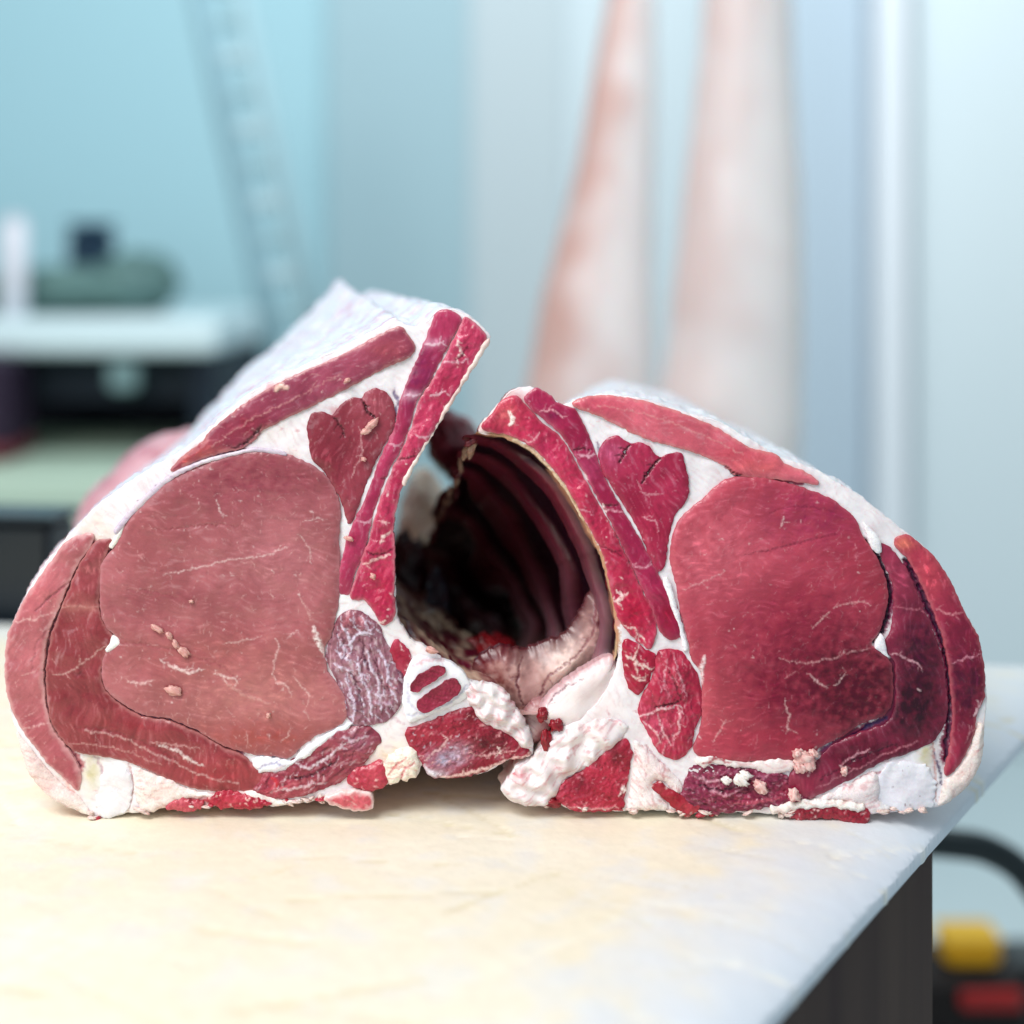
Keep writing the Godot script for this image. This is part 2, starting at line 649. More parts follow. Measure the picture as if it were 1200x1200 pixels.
func back_of_shop() -> void:
	# walls of the cold room, about three metres behind the meat
	for w in [["wall", -3.5, -0.42, -2.75, "aacfd9"], ["wall", -0.42, -0.1, -2.72, "a6c0c8"], ["wall", -0.1, 0.12, -2.74, "c2ccd0"], ["wall", 0.12, 3.5, -2.77, "d0dade"]]:
		var o := put(self, w[0], slab([w[1], w[3] - 0.1, w[2], w[3] - 0.1, w[2], w[3], w[1], w[3]], -0.86, 2.6, w[4]), M.plain)
		o.set_meta("kind", "structure")
	# door frame to the right
	var df := thing("door_frame", "tall white door frame with a blue grey return, right of the hanging carcasses", "door frame", Vector3(0.73, -0.85, -2.6))
	block(df, "frame_post", Vector3(0.105, 1.7, 0.0), Vector3(0.07, 3.4, 0.12), "f0f2f7", M.plain, 0.015)
	block(df, "frame_return", Vector3(-0.08, 1.7, -0.05), Vector3(0.29, 3.4, 0.06), "bccad6", M.plain, 0.01)
	var dp := thing("cold_room_door", "pale icy blue flat door at the right edge", "door", Vector3(1.5, -0.85, -2.66))
	block(dp, "door_leaf", Vector3(0.0, 1.7, 0.0), Vector3(1.2, 3.4, 0.05), "e2ebee", M.plain, 0.01)
	# leaning pole on the left
	var pole := thing("leaning_rail", "blurred blue grey rail with faint rungs leaning across the left wall", "rail", at(340, 430, 1.9))
	var a := at(228, -40, 1.9) - pole.position
	var b := at(338, 470, 1.9) - pole.position
	var off := Vector3(0.072, 0, 0.01)
	tube(pole, "rail_bar", [a, a.lerp(b, 0.33), a.lerp(b, 0.66), b], 0.022, "8fb2bd", M.plain)
	tube(pole, "rail_bar", [a + off, a.lerp(b, 0.5) + off, b + off], 0.014, "a3c0c8", M.plain)
	for k in 12:
		var m := a.lerp(b, (k + 0.5) / 12.0) + off * 0.5
		block(pole, "rung", m, Vector3(0.07, 0.028, 0.02), "9dbcc4" if k % 2 else "b4ccd2", M.plain, 0.005)
	# hanging carcasses
	carcass("narrower pinkish hanging carcass leg with a brown red left side, left of the pair", [740, -160, 16, 741, -60, 22, 741, 0, 28, 732, 100, 38, 722, 200, 47, 708, 300, 58, 698, 380, 68, 690, 450, 76, 690, 520, 80, 700, 600, 70, 705, 650, 44], 1.15, 3)
	carcass("wider paler hanging carcass leg, mostly white fat, right of the pair", [880, -160, 36, 878, -60, 45, 876, 0, 50, 873, 100, 58, 870, 200, 65, 866, 300, 71, 860, 400, 78, 854, 470, 84, 855, 540, 85, 862, 620, 70, 866, 680, 42], 1.0, 8)
	# counter on the left with a dark compartment
	var ct := thing("steel_counter", "steel counter with bright top over a dark open compartment, far left", "counter", Vector3(-1.2, -0.85, -2.1))
	var z := -1.85
	var o: Vector3 = ct.position
	var d := 1.85
	var yt := at(0, 372, d).y
	var xr := at(262, 0, d).x
	block(ct, "counter_top", Vector3((xr - 1.9) / 2.0, yt - 0.03, -d - 0.25) - o, Vector3(xr + 1.9, 0.06, 0.62), "dceef2", M.steel, 0.01)
	var y1 := yt - 0.06
	var y2 := at(0, 532, d).y
	block(ct, "compartment_back", Vector3((xr - 1.9) / 2.0, (y1 + y2) / 2.0, -d - 0.4) - o, Vector3(xr + 1.88, y1 - y2, 0.04), "0e1428", M.plain, 0.004)
	block(ct, "drawer_front", Vector3((xr - 1.9) / 2.0, y1 - 0.045, -d - 0.08) - o, Vector3(xr + 1.86, 0.085, 0.05), "16262f", M.plain, 0.004)
	block(ct, "drawer_knob", at(145, 440, d - 0.03) - o, Vector3(0.05, 0.05, 0.03), "7e9a9c", M.plain, 0.008)
	block(ct, "counter_side", Vector3(xr - 0.03, (y1 + y2) / 2.0, -d - 0.22) - o, Vector3(0.04, y1 - y2, 0.5), "14202c", M.plain, 0.004)
	block(ct, "counter_shelf", Vector3((xr - 1.9) / 2.0, y2 - 0.05, -d - 0.1) - o, Vector3(xr + 1.9, 0.1, 0.7), "c3d8c4", M.steel, 0.01)
	block(ct, "counter_base", Vector3((xr - 1.9) / 2.0, (y2 - 0.1 - 0.85) / 2.0, -d - 0.15) - o, Vector3(xr + 1.85, y2 - 0.1 + 0.85, 0.5), "c9cfae", M.plain, 0.01)
	var cr := thing("storage_crate", "purple and red crate inside the dark compartment, at the left edge", "crate", at(5, 525, d - 0.02))
	block(cr, "crate_side", at(0, 470, d - 0.05) - cr.position, Vector3(0.07, 0.15, 0.14), "2e1e32", M.plain, 0.01)
	block(cr, "crate_foot", at(0, 524, d - 0.05) - cr.position, Vector3(0.075, 0.03, 0.15), "6e2c34", M.plain, 0.008)
	# things on the counter
	var mc := thing("covered_machine", "low grey green covered machine on the steel counter", "machine", Vector3(at(90, 0, d).x, yt, -d - 0.2))
	lump(mc, "machine_body", Vector3(-0.1, 0.04, 0), Vector3(0.17, 0.05, 0.12), {"c": ["5c7a76", "6d8c86", "4c6664"], "a1": 0.3, "a2": 0.1, "s": 3}, M.plain)
	lump(mc, "machine_head", Vector3(0.05, 0.055, 0.0), Vector3(0.08, 0.06, 0.09), {"c": ["5a7876", "648480", "4c6664"], "a1": 0.2, "a2": 0.1, "s": 5}, M.plain)
	var bx := thing("dark_container", "small dark blue container standing behind the grey green machine", "container", Vector3(at(52, 0, d + 0.12).x, yt, -d - 0.42))
	block(bx, "container_body", Vector3(0, 0.08, 0), Vector3(0.08, 0.16, 0.08), "1c3348", M.plain, 0.012)
	block(bx, "container_lid", Vector3(0, 0.166, 0), Vector3(0.086, 0.012, 0.086), "25415a", M.plain, 0.005)
	var cn := thing("white_canister", "tall pale canister beside the dark blue container, at the left edge", "canister", Vector3(at(12, 0, d).x, yt, -d - 0.02))
	tube(cn, "canister_body", [Vector3(0, 0, 0), Vector3(0, 0.08, 0), Vector3(0, 0.165, 0)], 0.022, "e4e2ea", M.steel)
	tube(cn, "canister_cap", [Vector3(0, 0.166, 0), Vector3(0, 0.175, 0)], 0.018, "d2d6e0", M.steel)
	# black box behind the board
	var bb := thing("black_box", "black box just beyond the far edge of the board, left", "box", Vector3(-0.62, -0.022, -0.47))
	block(bb, "box_body", Vector3(0.0, 0.035, 0.0), Vector3(0.56, 0.10, 0.05), "0b0f1a", M.gloss, 0.004, -0.12)
	block(bb, "box_lid", Vector3(0.0, 0.0885, 0.0), Vector3(0.566, 0.006, 0.056), "11161f", M.gloss, 0.002, -0.12)
	block(bb, "box_support", Vector3(0.0, -0.43, 0.0), Vector3(0.5, 0.78, 0.04), "2a2f36", M.plain, 0.004, -0.12)
	# a third piece of meat behind the left loin
	var hm := thing("meat_joint", "blurred pink rounded meat joint lying on the board behind the left loin", "meat", Vector3(-0.2, 0, -0.3))
	lump(hm, "joint_meat", Vector3(0, 0.07, 0), Vector3(0.088, 0.078, 0.07), {"c": ["c48a94", "d4acb4", "b06c7a"], "a1": 0.14, "a2": 0.05, "s": 4}, M.fat)
	# lower right corner
	var hs := thing("black_hose", "black hose arching out from behind the stand, lower right", "hose", Vector3(0.3, -0.85, -0.45))
	var path := []
	for i in 40:
		var f := i / 39.0
		var pts := [at(1060, 985, 0.5), at(1110, 988, 0.5), at(1160, 997, 0.5), at(1205, 1030, 0.5), at(1245, 1110, 0.5), at(1260, 1300, 0.5), Vector3(at(1262, 0, 0.5).x, -0.83, -0.5)]
		var ff := f * (pts.size() - 1)
		var k := mini(int(ff), pts.size() - 2)
		path.append((pts[maxi(k - 1, 0)] as Vector3).cubic_interpolate(pts[k + 1], pts[maxi(k - 1, 0)], pts[mini(k + 2, pts.size() - 1)], ff - k) if false else catmull(pts, k, ff - k) - hs.position)
	tube(hs, "hose_tube", path, 0.012, "0a1820", M.gloss)
	var dx := 1.0
	var cb := thing("maroon_crate", "dark maroon crate on the floor under the yellow box", "crate", Vector3(at(1140, 0, dx).x, -0.85, -dx))
	var top := at(0, 1124, dx).y + 0.85
	block(cb, "crate_body", Vector3(-0.02, top / 2.0, 0), Vector3(0.14, top, 0.1), "1c0d10", M.plain, 0.008)
	block(cb, "crate_band", Vector3(0.005, top - 0.02, 0.052), Vector3(0.07, 0.022, 0.012), "a01014", M.gloss, 0.004)
	var yb := thing("yellow_box", "small yellow box on top of the maroon crate", "box", Vector3(at(1130, 0, dx).x, at(0, 1124, dx).y, -dx))
	block(yb, "box_body", Vector3(0.004, 0.014, 0), Vector3(0.062, 0.028, 0.05), "dca420", M.plain, 0.006)
	block(yb, "box_lid", Vector3(0.004, 0.031, 0), Vector3(0.065, 0.006, 0.053), "e8b634", M.plain, 0.003)
	var kb := thing("black_bin", "black bin standing on the floor right of the yellow box", "bin", Vector3(at(1196, 0, dx).x + 0.05, -0.85, -dx - 0.05))
	var kt := at(0, 1146, dx).y + 0.85
	block(kb, "bin_body", Vector3(0, kt / 2.0, 0), Vector3(0.14, kt, 0.06), "06090d", M.plain, 0.01)
	block(kb, "bin_rim", Vector3(0, kt, 0), Vector3(0.15, 0.014, 0.07), "0a0e12", M.gloss, 0.004)

func catmull(p: Array, k: int, t: float) -> Vector3:
	var a: Vector3 = p[maxi(k - 1, 0)]
	var b: Vector3 = p[k]
	var c: Vector3 = p[k + 1]
	var d: Vector3 = p[mini(k + 2, p.size() - 1)]
	return b.cubic_interpolate(c, a, d, t)

func carcass(label: String, prof: Array, back: float, s: int) -> void:
	var base := at(prof[-3], prof[-2], back)
	var o := thing("hanging_carcass", label, "carcass", base, "hanging carcass legs behind the loins")
	var n1 := nz(3.0, 70 + s, 3)
	var n2 := nz(11.0, 75 + s, 3)
	var rings := []
	var cols := []
	var k := (DIST + back) / DIST * U
	for i in range(0, prof.size() - 3, 3):
		for j in 6:
			var f := j / 6.0
			var x: float = lerpf(prof[i], prof[i + 3], f)
			var y: float = lerpf(prof[i + 1], prof[i + 4], f)
			var r: float = lerpf(prof[i + 2], prof[i + 5], f) * k
			var c := at(x, y, back)
			var ring := PackedVector3Array()
			var rc := PackedColorArray()
			for q in 40:
				var a := TAU * q / 40
				var p := c + Vector3(cos(a) * r, 0, sin(a) * r * 0.8)
				var m := n1.get_noise_3dv(p)
				p += Vector3(cos(a), 0, sin(a)) * r * 0.1 * m
				ring.append(p - base)
				var flesh := clampf(0.25 - cos(a) * 0.75 + m * 0.45 + n2.get_noise_3dv(p) * 0.5, 0.0, 1.0)
				rc.append(lin("f5eeed").lerp(lin("cc9384"), flesh * (0.8 if s == 3 else 0.45)))
			rings.append(ring)
			cols.append(rc)
	loft(o, "leg_meat", rings, cols, M.fat)
	# shank bone end that the leg hangs by
	tube(o, "shank_bone", [at(prof[0], prof[1] + 20, back) - base, at(prof[0], prof[1] - 80, back) - base], 0.012, "efe6dc", M.fat)

# ---------------------------------------------------------------- the two loins
func left_loin() -> void:
	var org := cut(300, BASE)
	var t := thing("meat_loin", "paler pink loin with a bony cut face and white fat cap, left of the pair", "meat", org, "pair of loins on the board")
	var outline := [515, 362, 530, 362, 546, 368, 562, 380, 574, 393, 572, 403, 553, 433, 530, 470, 513, 497, 500, 520, 487, 540, 470, 573, 461, 620, 463, 690, 465, 723, 483, 753, 494, 756, 513, 770, 534, 786, 553, 800, 577, 803, 592, 812, 600, 827, 612, 843, 624, 867, 622, 887, 593, 892, 570, 906, 540, 911, 507, 912, 496, 897, 487, 912, 470, 914, 452, 921, 433, 926, 420, 940, 385, 936, 360, 942, 340, 939, 320, 946, 300, 941, 277, 944, 240, 947, 200, 946, 167, 953, 147, 954, 117, 962, 100, 954, 78, 945, 58, 932, 38, 910, 27, 882, 14, 845, 8, 813, 6, 775, 11, 743, 20, 718, 33, 690, 53, 660, 78, 630, 100, 605, 116, 590, 143, 570, 180, 546, 213, 528, 240, 506, 285, 466, 330, 440, 400, 407, 440, 386, 460, 373, 474, 380, 490, 384, 502, 374]
	var move := func(p: Vector2, k: float) -> Vector2:
		var tall := clampf((950.0 - p.y) / 600.0, 0.0, 1.0)
		return p + Vector2(-139.0, tall * (lerpf(155.0, -34.0, clampf((p.x - 100.0) / 367.0, 0.0, 1.0)) + 34.0 * smoothstep(462.0, 530.0, p.x))) * k
	var veins := nz(0.05, 201, 4)
	var paint := func(p: Vector2, out: Vector2, k: float, z: float) -> Color:
		var white := lin("dadeea")
		var a := veins.get_noise_3d(p.x * 0.25 + p.y * 0.2, p.y * 0.2, z * 1.1)
		var b := veins.get_noise_3d(p.x * 0.9, p.y * 0.9 + 300.0, z * 0.35)
		var c := white.lerp(lin("cf9fb4"), clampf((a - 0.08) * 2.6, 0.0, 0.65)).lerp(lin("eef0f6"), clampf((-b - 0.02) * 1.3, 0.0, 0.5))
		if p.x > 456.0 and p.y > 395.0 and p.y < 905.0:
			c = lin("6e1c30").lerp(lin("d8b8a0"), clampf(0.3 + b * 1.5, 0.0, 1.0))
		elif p.x < 90.0:
			c = c.lerp(lin("e0a2a4"), clampf(0.45 + a + (680.0 - p.y) * -0.003, 0.0, 0.8)) if p.y < 860.0 else lin("f2dcd6").lerp(lin("e6b0a8"), clampf(0.2 + a, 0.0, 1.0))
		elif p.y > 880.0:
			c = lin("ecd2c8").lerp(lin("b8404c"), clampf(0.2 + b * 2.0, 0.0, 1.0))
		return c
	body(t, "fat_cover", outline, org, 0.25, move, paint, 1, M.fat)
	patch(t, "fat_face", outline, {"org": org, "s": 1, "g": 1.6, "z": -3.4, "bulge": 2.4, "r": 3.0, "rag": 1.6, "na": 2.0, "nb": 0.3,
		"c": ["e8dee0", "f1eaeb", "dfc0c2", "f6f1f1"], "fs": 0.5, "spk": 0.05, "fib": 0.7,
		"tones": [[300, 500, 40, 25, "ead9d2", 0.6], [110, 640, 30, 40, "ecd6bc", 0.5], [128, 925, 26, 32, "f4f4f8", 0.9], [60, 925, 40, 30, "f0ded4", 0.8], [108, 905, 10, 22, "cfc49a", 0.8], [460, 890, 30, 22, "efd8bc", 0.7], [265, 938, 30, 8, "cf2038", 0.95], [215, 940, 16, 6, "c83040", 0.7], [300, 930, 20, 10, "d8a8a0", 0.5], [340, 540, 10, 12, "ebb8a0", 0.5], [485, 700, 12, 60, "e8c8b8", 0.5]],
		"strokes": [["a4646a", 6.0, 0.0, 0.95, 128, 640, 118, 668, 115, 700, 120, 730, 132, 746], ["b0686c", 6.0, 0.0, 0.95, 108, 636, 90, 665, 72, 707, 57, 745, 52, 787, 55, 828, 63, 856, 82, 880, 92, 898], ["a4606a", 6.0, 0.0, 0.95, 122, 766, 119, 788, 124, 808, 142, 826, 168, 840, 200, 845, 234, 860, 262, 876, 282, 884], ["b07078", 5.0, 0.0, 0.8, 303, 507, 277, 528, 240, 540, 205, 557], ["4a2038", 2.6, -4.0, 0.95, 131, 642, 120, 668, 117, 700, 122, 730, 134, 745, 140, 752], ["3c1a34", 2.0, -4.0, 0.9, 303, 503, 290, 517, 277, 527], ["7a5c78", 2.2, -2.0, 0.7, 277, 527, 240, 541, 205, 557, 170, 585, 140, 620], ["6a3844", 2.4, -3.0, 0.9, 108, 636, 90, 665, 72, 707, 57, 745, 52, 787, 55, 828, 63, 856, 82, 880, 92, 898],
			["5a3a5c", 2.4, -3.0, 0.9, 120, 790, 125, 810, 142, 826, 168, 840, 200, 845, 234, 860, 262, 876, 282, 884], ["8a4c58", 2.0, -2.0, 0.8, 122, 770, 118, 785], ["8a7c90", 3.0, -1.0, 0.7, 290, 896, 320, 890, 350, 878], ["6c5c80", 2.5, -1.0, 0.7, 462, 455, 466, 475, 462, 490], ["c0a0a8", 2.0, -1.0, 0.6, 106, 880, 118, 900, 124, 950], ["d0a0a0", 1.6, -1.0, 0.6, 150, 895, 156, 920, 150, 952], ["e4a8a0", 2.5, 0.0, 0.6, 70, 900, 90, 940, 104, 952],
			["c07080", 1.5, 1.0, 0.6, 170, 900, 210, 925, 260, 934], ["b02838", 2.5, 0.5, 0.8, 186, 945, 220, 938, 250, 941], ["e8c8c8", 1.5, 1.0, 0.6, 410, 716, 425, 707, 432, 700], ["d8b0b8", 2.0, 0.0, 0.5, 440, 840, 460, 842, 474, 850]],
		"flecks": [[160, 7, 0.9, "d98a90", 0.4, 1.5, 0.4, 0.5], [60, 12, 0.8, "ffffff", 0.4, 1.5, 0.6, 0.8], [60, 14, 4.5, "d88890", 0.4, 1.5, 0.28, 0.0], [26, 8, 1.6, "c04858", 0.2, 0.8, 0.45, 0.0]]}, M.fat)

	# the thin cap muscle under the back fat
	patch(t, "cap_muscle", [467, 384, 476, 393, 485, 406, 479, 417, 466, 423, 450, 430, 425, 443, 400, 457, 367, 473, 342, 485, 320, 496, 306, 503, 298, 514, 277, 525, 240, 534, 203, 551, 213, 538, 238, 519, 247, 507, 287, 475, 330, 449, 400, 418, 440, 397], {"org": org, "s": 2, "ink": 0.7, "c": ["8b384d", "9f475d", "702e3e", "b4818e"], "fib": -0.5, "fs": 0.35, "ms": 0.4, "z": 0.0, "bulge": 5.0, "r": 5.0,
		"rim": "c98c88", "rimw": 3.5, "rima": 0.6, "tones": [[230, 535, 35, 22, "aa4846", 0.8], [455, 410, 25, 15, "9e444e", 0.6], [290, 500, 35, 22, "822234", 0.7]],
		"strokes": [["4a1020", 1.8, -3.5, 0.9, 308, 498, 300, 507, 290, 518, 274, 525], ["e8c0b0", 3.5, 2.0, 0.8, 322, 458, 330, 452, 338, 453], ["c88a88", 1.0, 0.5, 0.5, 250, 522, 300, 488, 340, 470, 400, 438]],
		"flecks": [[110, 9, 0.6, "d49a98", -0.5, 0.4, 0.5, 0.3], [40, 4, 0.8, "e8c4c0", -0.5, 1.5, 0.6, 0.3]]}, M.meat)

	# the large pale eye muscle
	patch(t, "eye_muscle", [150, 611, 172, 585, 200, 562, 240, 545, 277, 532, 300, 528, 333, 533, 360, 544, 380, 558, 392, 577, 398, 600, 395, 633, 397, 667, 394, 710, 387, 742, 378, 760, 380, 775, 384, 790, 400, 812, 406, 830, 400, 846, 370, 860, 350, 875, 338, 886, 320, 884, 294, 881, 262, 871, 234, 855, 200, 840, 168, 835, 142, 821, 126, 806, 121, 785, 127, 763, 141, 749, 126, 733, 120, 716, 119, 695, 121, 662, 136, 640], {"org": org, "s": 3, "c": ["995357", "ae6368", "7c4347", "bd9294"], "fib": 0.12, "fs": 0.3, "ms": 0.3, "ink": 0.42, "z": 0.5, "bulge": 6.5, "r": 6.0, "na": 2.4, "nb": 0.12, "f1": 0.009, "spk": 0.14,
		"rim": "c0858a", "rimw": 4.0, "rima": 0.5, "tones": [[300, 560, 120, 45, "8a3c48", 0.85], [160, 620, 40, 60, "a4565a", 0.4], [330, 650, 60, 50, "b06a70", 0.6], [210, 700, 80, 12, "8c424a", 0.5], [250, 770, 130, 40, "a05050", 0.5], [300, 815, 90, 40, "b6726e", 0.7], [300, 862, 80, 18, "9c4844", 0.8]],
		"strokes": [["fff4f0", 3.2, 1.0, 0.95, 367, 733, 374, 750, 381, 768], ["f0d8d4", 1.6, 0.6, 0.8, 188, 773, 200, 778, 215, 783, 228, 782], ["f4e0dc", 1.8, 0.8, 0.85, 204, 778, 222, 786, 240, 783], ["efd0cc", 1.6, 0.5, 0.8, 150, 797, 168, 798, 182, 795], ["f4dcd6", 1.5, 0.5, 0.8, 250, 787, 262, 791, 276, 795, 280, 799], ["e8c8c4", 1.3, 0.5, 0.7, 320, 790, 327, 800, 338, 804, 342, 812], ["eccac6", 1.3, 0.5, 0.7, 322, 745, 327, 757, 322, 775, 320, 792], ["e6c0bc", 1.2, 0.4, 0.7, 345, 790, 352, 800, 362, 812, 360, 826], ["eccaca", 1.2, 0.4, 0.6, 336, 748, 345, 740, 352, 738],
			["ecd0cc", 1.0, 0.4, 0.7, 193, 672, 210, 669, 234, 664, 270, 655, 310, 650, 338, 640], ["8a3c44", 1.4, -1.2, 0.6, 180, 620, 210, 618, 250, 614, 280, 616], ["8c4048", 1.3, -1.0, 0.5, 150, 690, 180, 692, 210, 700], ["8a4046", 1.4, -1.0, 0.6, 140, 752, 160, 751, 180, 756, 205, 760, 240, 772, 262, 780, 280, 795], ["e4c4be", 0.9, 0.3, 0.6, 350, 690, 356, 705, 366, 725], ["f0dcd8", 1.0, 0.4, 0.7, 255, 585, 258, 598, 267, 604], ["ecd0cc", 0.9, 0.3, 0.7, 356, 610, 375, 606, 385, 608], ["ecd0cc", 0.9, 0.3, 0.6, 350, 625, 362, 640, 366, 660], ["ead0ca", 0.9, 0.3, 0.6, 262, 753, 290, 748, 308, 744], ["e6c8c2", 0.9, 0.3, 0.6, 290, 855, 292, 875], ["e6c8c2", 0.9, 0.3, 0.6, 330, 868, 338, 860, 342, 850], ["e4c0ba", 1.0, 0.4, 0.6, 358, 828, 364, 842], ["d8a8a0", 2.2, 0.8, 0.5, 262, 795, 280, 808, 300, 818, 318, 822]],
		"flecks": [[420, 6, 0.55, "e2b6b2", 1.5, 0.9, 0.6, 0.3], [70, 10, 0.5, "e8c2be", 0.0, 0.35, 0.55, 0.3], [150, 16, 1.1, "9a5056", 0.05, 0.4, 0.3, -0.4], [60, 3, 1.0, "f4e4e0", 0.5, 1.5, 0.7, 0.4]]}, M.meat)

	patch(t, "flank_muscle", [129, 634, 119, 660, 114, 700, 118, 728, 132, 748, 122, 765, 117, 785, 121, 808, 139, 826, 166, 841, 200, 847, 232, 861, 260, 877, 284, 887, 298, 900, 314, 912, 311, 921, 290, 926, 266, 926, 227, 922, 200, 912, 167, 897, 133, 886, 104, 882, 85, 876, 65, 852, 58, 827, 56, 787, 62, 745, 76, 708, 93, 667, 112, 637, 122, 634], {"org": org, "s": 4, "ink": 0.5, "c": ["853338", "994147", "6c292e", "b17e81"], "fib": 1.4, "fs": 0.5, "ms": 0.4, "bulge": 5.0, "r": 5.0, "na": 4.0,
		"rim": "c08480", "rimw": 3.5, "rima": 0.5, "tones": [[95, 810, 22, 30, "74222a", 0.7], [150, 850, 60, 18, "842a30", 0.7], [110, 660, 20, 40, "a25056", 0.6], [260, 905, 60, 20, "9a2c34", 0.6], [95, 710, 60, 6, "b4746c", 0.4]],
		"strokes": [["d8b0a8", 1.2, 0.4, 0.7, 62, 790, 85, 785, 112, 765, 126, 755], ["c89088", 1.2, 0.4, 0.6, 72, 712, 95, 708, 118, 712], ["ecdcd8", 2.0, 0.8, 0.9, 186, 872, 206, 878, 222, 888, 240, 896], ["d8a8a4", 1.2, 0.5, 0.7, 176, 868, 210, 872, 235, 876], ["e0b8b4", 1.2, 0.5, 0.6, 100, 855, 140, 862, 180, 880, 230, 905, 280, 918], ["6e2830", 1.6, -1.5, 0.7, 88, 785, 92, 790, 98, 786], ["d8a8a0", 1.0, 0.4, 0.6, 82, 870, 130, 874, 190, 895], ["7a3438", 1.4, -1.2, 0.6, 90, 850, 130, 855, 170, 868, 210, 890]],
		"flecks": [[120, 9, 0.6, "d4a09a", 1.4, 0.5, 0.45, 0.3], [110, 12, 0.8, "8e4644", 0.5, 0.6, 0.4, -0.4]]}, M.meat)

	patch(t, "outer_strip", [108, 628, 98, 628, 79, 636, 57, 664, 34, 697, 20, 724, 11, 745, 8, 775, 10, 813, 23, 847, 38, 868, 57, 892, 76, 910, 91, 924, 93, 905, 82, 884, 62, 858, 52, 828, 49, 787, 54, 745, 69, 707, 87, 665, 106, 637], {"org": org, "s": 5, "ink": 0.7, "c": ["ab5c62", "c16d73", "8a4a4f", "c8979b"], "fib": 2.2, "fs": 0.4, "ms": 0.4, "bulge": 6.0, "r": 6.0, "na": 4.0, "rim": "e6b4b2", "rimw": 5.0, "rima": 0.6,
		"tones": [[40, 870, 40, 40, "a04a52", 0.7], [75, 910, 20, 30, "983c46", 0.6], [40, 690, 30, 30, "c2626a", 0.6]],
		"strokes": [["8e4450", 1.3, -2.0, 0.7, 84, 680, 60, 698, 44, 716], ["a05860", 1.2, -1.5, 0.6, 60, 735, 44, 755, 38, 785], ["e0b4b0", 1.2, 0.4, 0.6, 18, 728, 40, 724, 68, 718], ["d8a4a0", 1.0, 0.4, 0.6, 28, 790, 45, 785], ["e0b4b0", 1.2, 0.4, 0.5, 26, 855, 40, 850, 62, 846]],
		"flecks": [[110, 8, 0.6, "e8bab6", 1.8, 0.6, 0.45, 0.3]]}, M.meat)

	patch(t, "lobed_muscle", [365, 488, 376, 484, 389, 489, 395, 482, 404, 473, 415, 468, 424, 469, 430, 461, 441, 457, 452, 462, 458, 470, 461, 482, 460, 500, 448, 522, 433, 553, 420, 588, 410, 612, 406, 600, 400, 582, 390, 565, 380, 550, 367, 536, 364, 515, 362, 500], {"org": org, "s": 6, "c": ["822d3a", "953b49", "69242f", "af7a82"], "fib": 1.9, "fs": 0.5, "ms": 0.4, "bulge": 4.5, "r": 4.5,
		"tones": [[440, 475, 24, 14, "a04e5a", 0.6], [385, 540, 25, 25, "781e2e", 0.6]],
		"strokes": [["48141e", 1.7, -4.0, 0.9, 425, 470, 432, 482, 440, 490], ["5a1e28", 1.5, -3.0, 0.8, 390, 489, 400, 500, 404, 512], ["c89496", 0.9, 0.3, 0.6, 420, 500, 425, 525, 412, 560]],
		"flecks": [[90, 6, 0.6, "c08c8e", 1.9, 0.6, 0.45, 0.3]]}, M.meat)

	# the two strips of meat on the rib side, split by a white sinew
	patch(t, "rib_muscle", [514, 366, 528, 366, 539, 374, 530, 392, 514, 423, 500, 450, 488, 467, 478, 500, 466, 530, 457, 545, 440, 587, 430, 627, 424, 650, 414, 672, 408, 695, 399, 692, 401, 662, 412, 622, 432, 580, 446, 540, 464, 500, 471, 468, 482, 440, 498, 404, 505, 385], {"org": org, "s": 7, "c": ["a0294d", "b5375d", "81213e", "c1788e"], "fib": 1.9, "fs": 0.45, "ms": 0.4, "bulge": 4.0, "r": 4.0, "rim": "c87888", "rimw": 2.5, "rima": 0.5,
		"tones": [[490, 440, 22, 50, "781848", 0.8], [505, 402, 18, 6, "cd8ca5", 0.5], [480, 463, 14, 5, "dca5b9", 0.7]],
		"strokes": [["e0b8c4", 1.6, 0.4, 0.8, 497, 403, 508, 404, 520, 400], ["e0b8c8", 1.5, 0.4, 0.85, 474, 463, 484, 464, 492, 462], ["d8a0b0", 1.2, 0.4, 0.7, 456, 520, 464, 522, 472, 518], ["d8a0b0", 1.2, 0.4, 0.7, 420, 610, 430, 612, 440, 606], ["5e1028", 1.2, -1.5, 0.6, 446, 560, 452, 560, 460, 556]],
		"flecks": [[70, 6, 0.6, "d890a0", 1.9, 0.6, 0.5, 0.3]]}, M.meat)
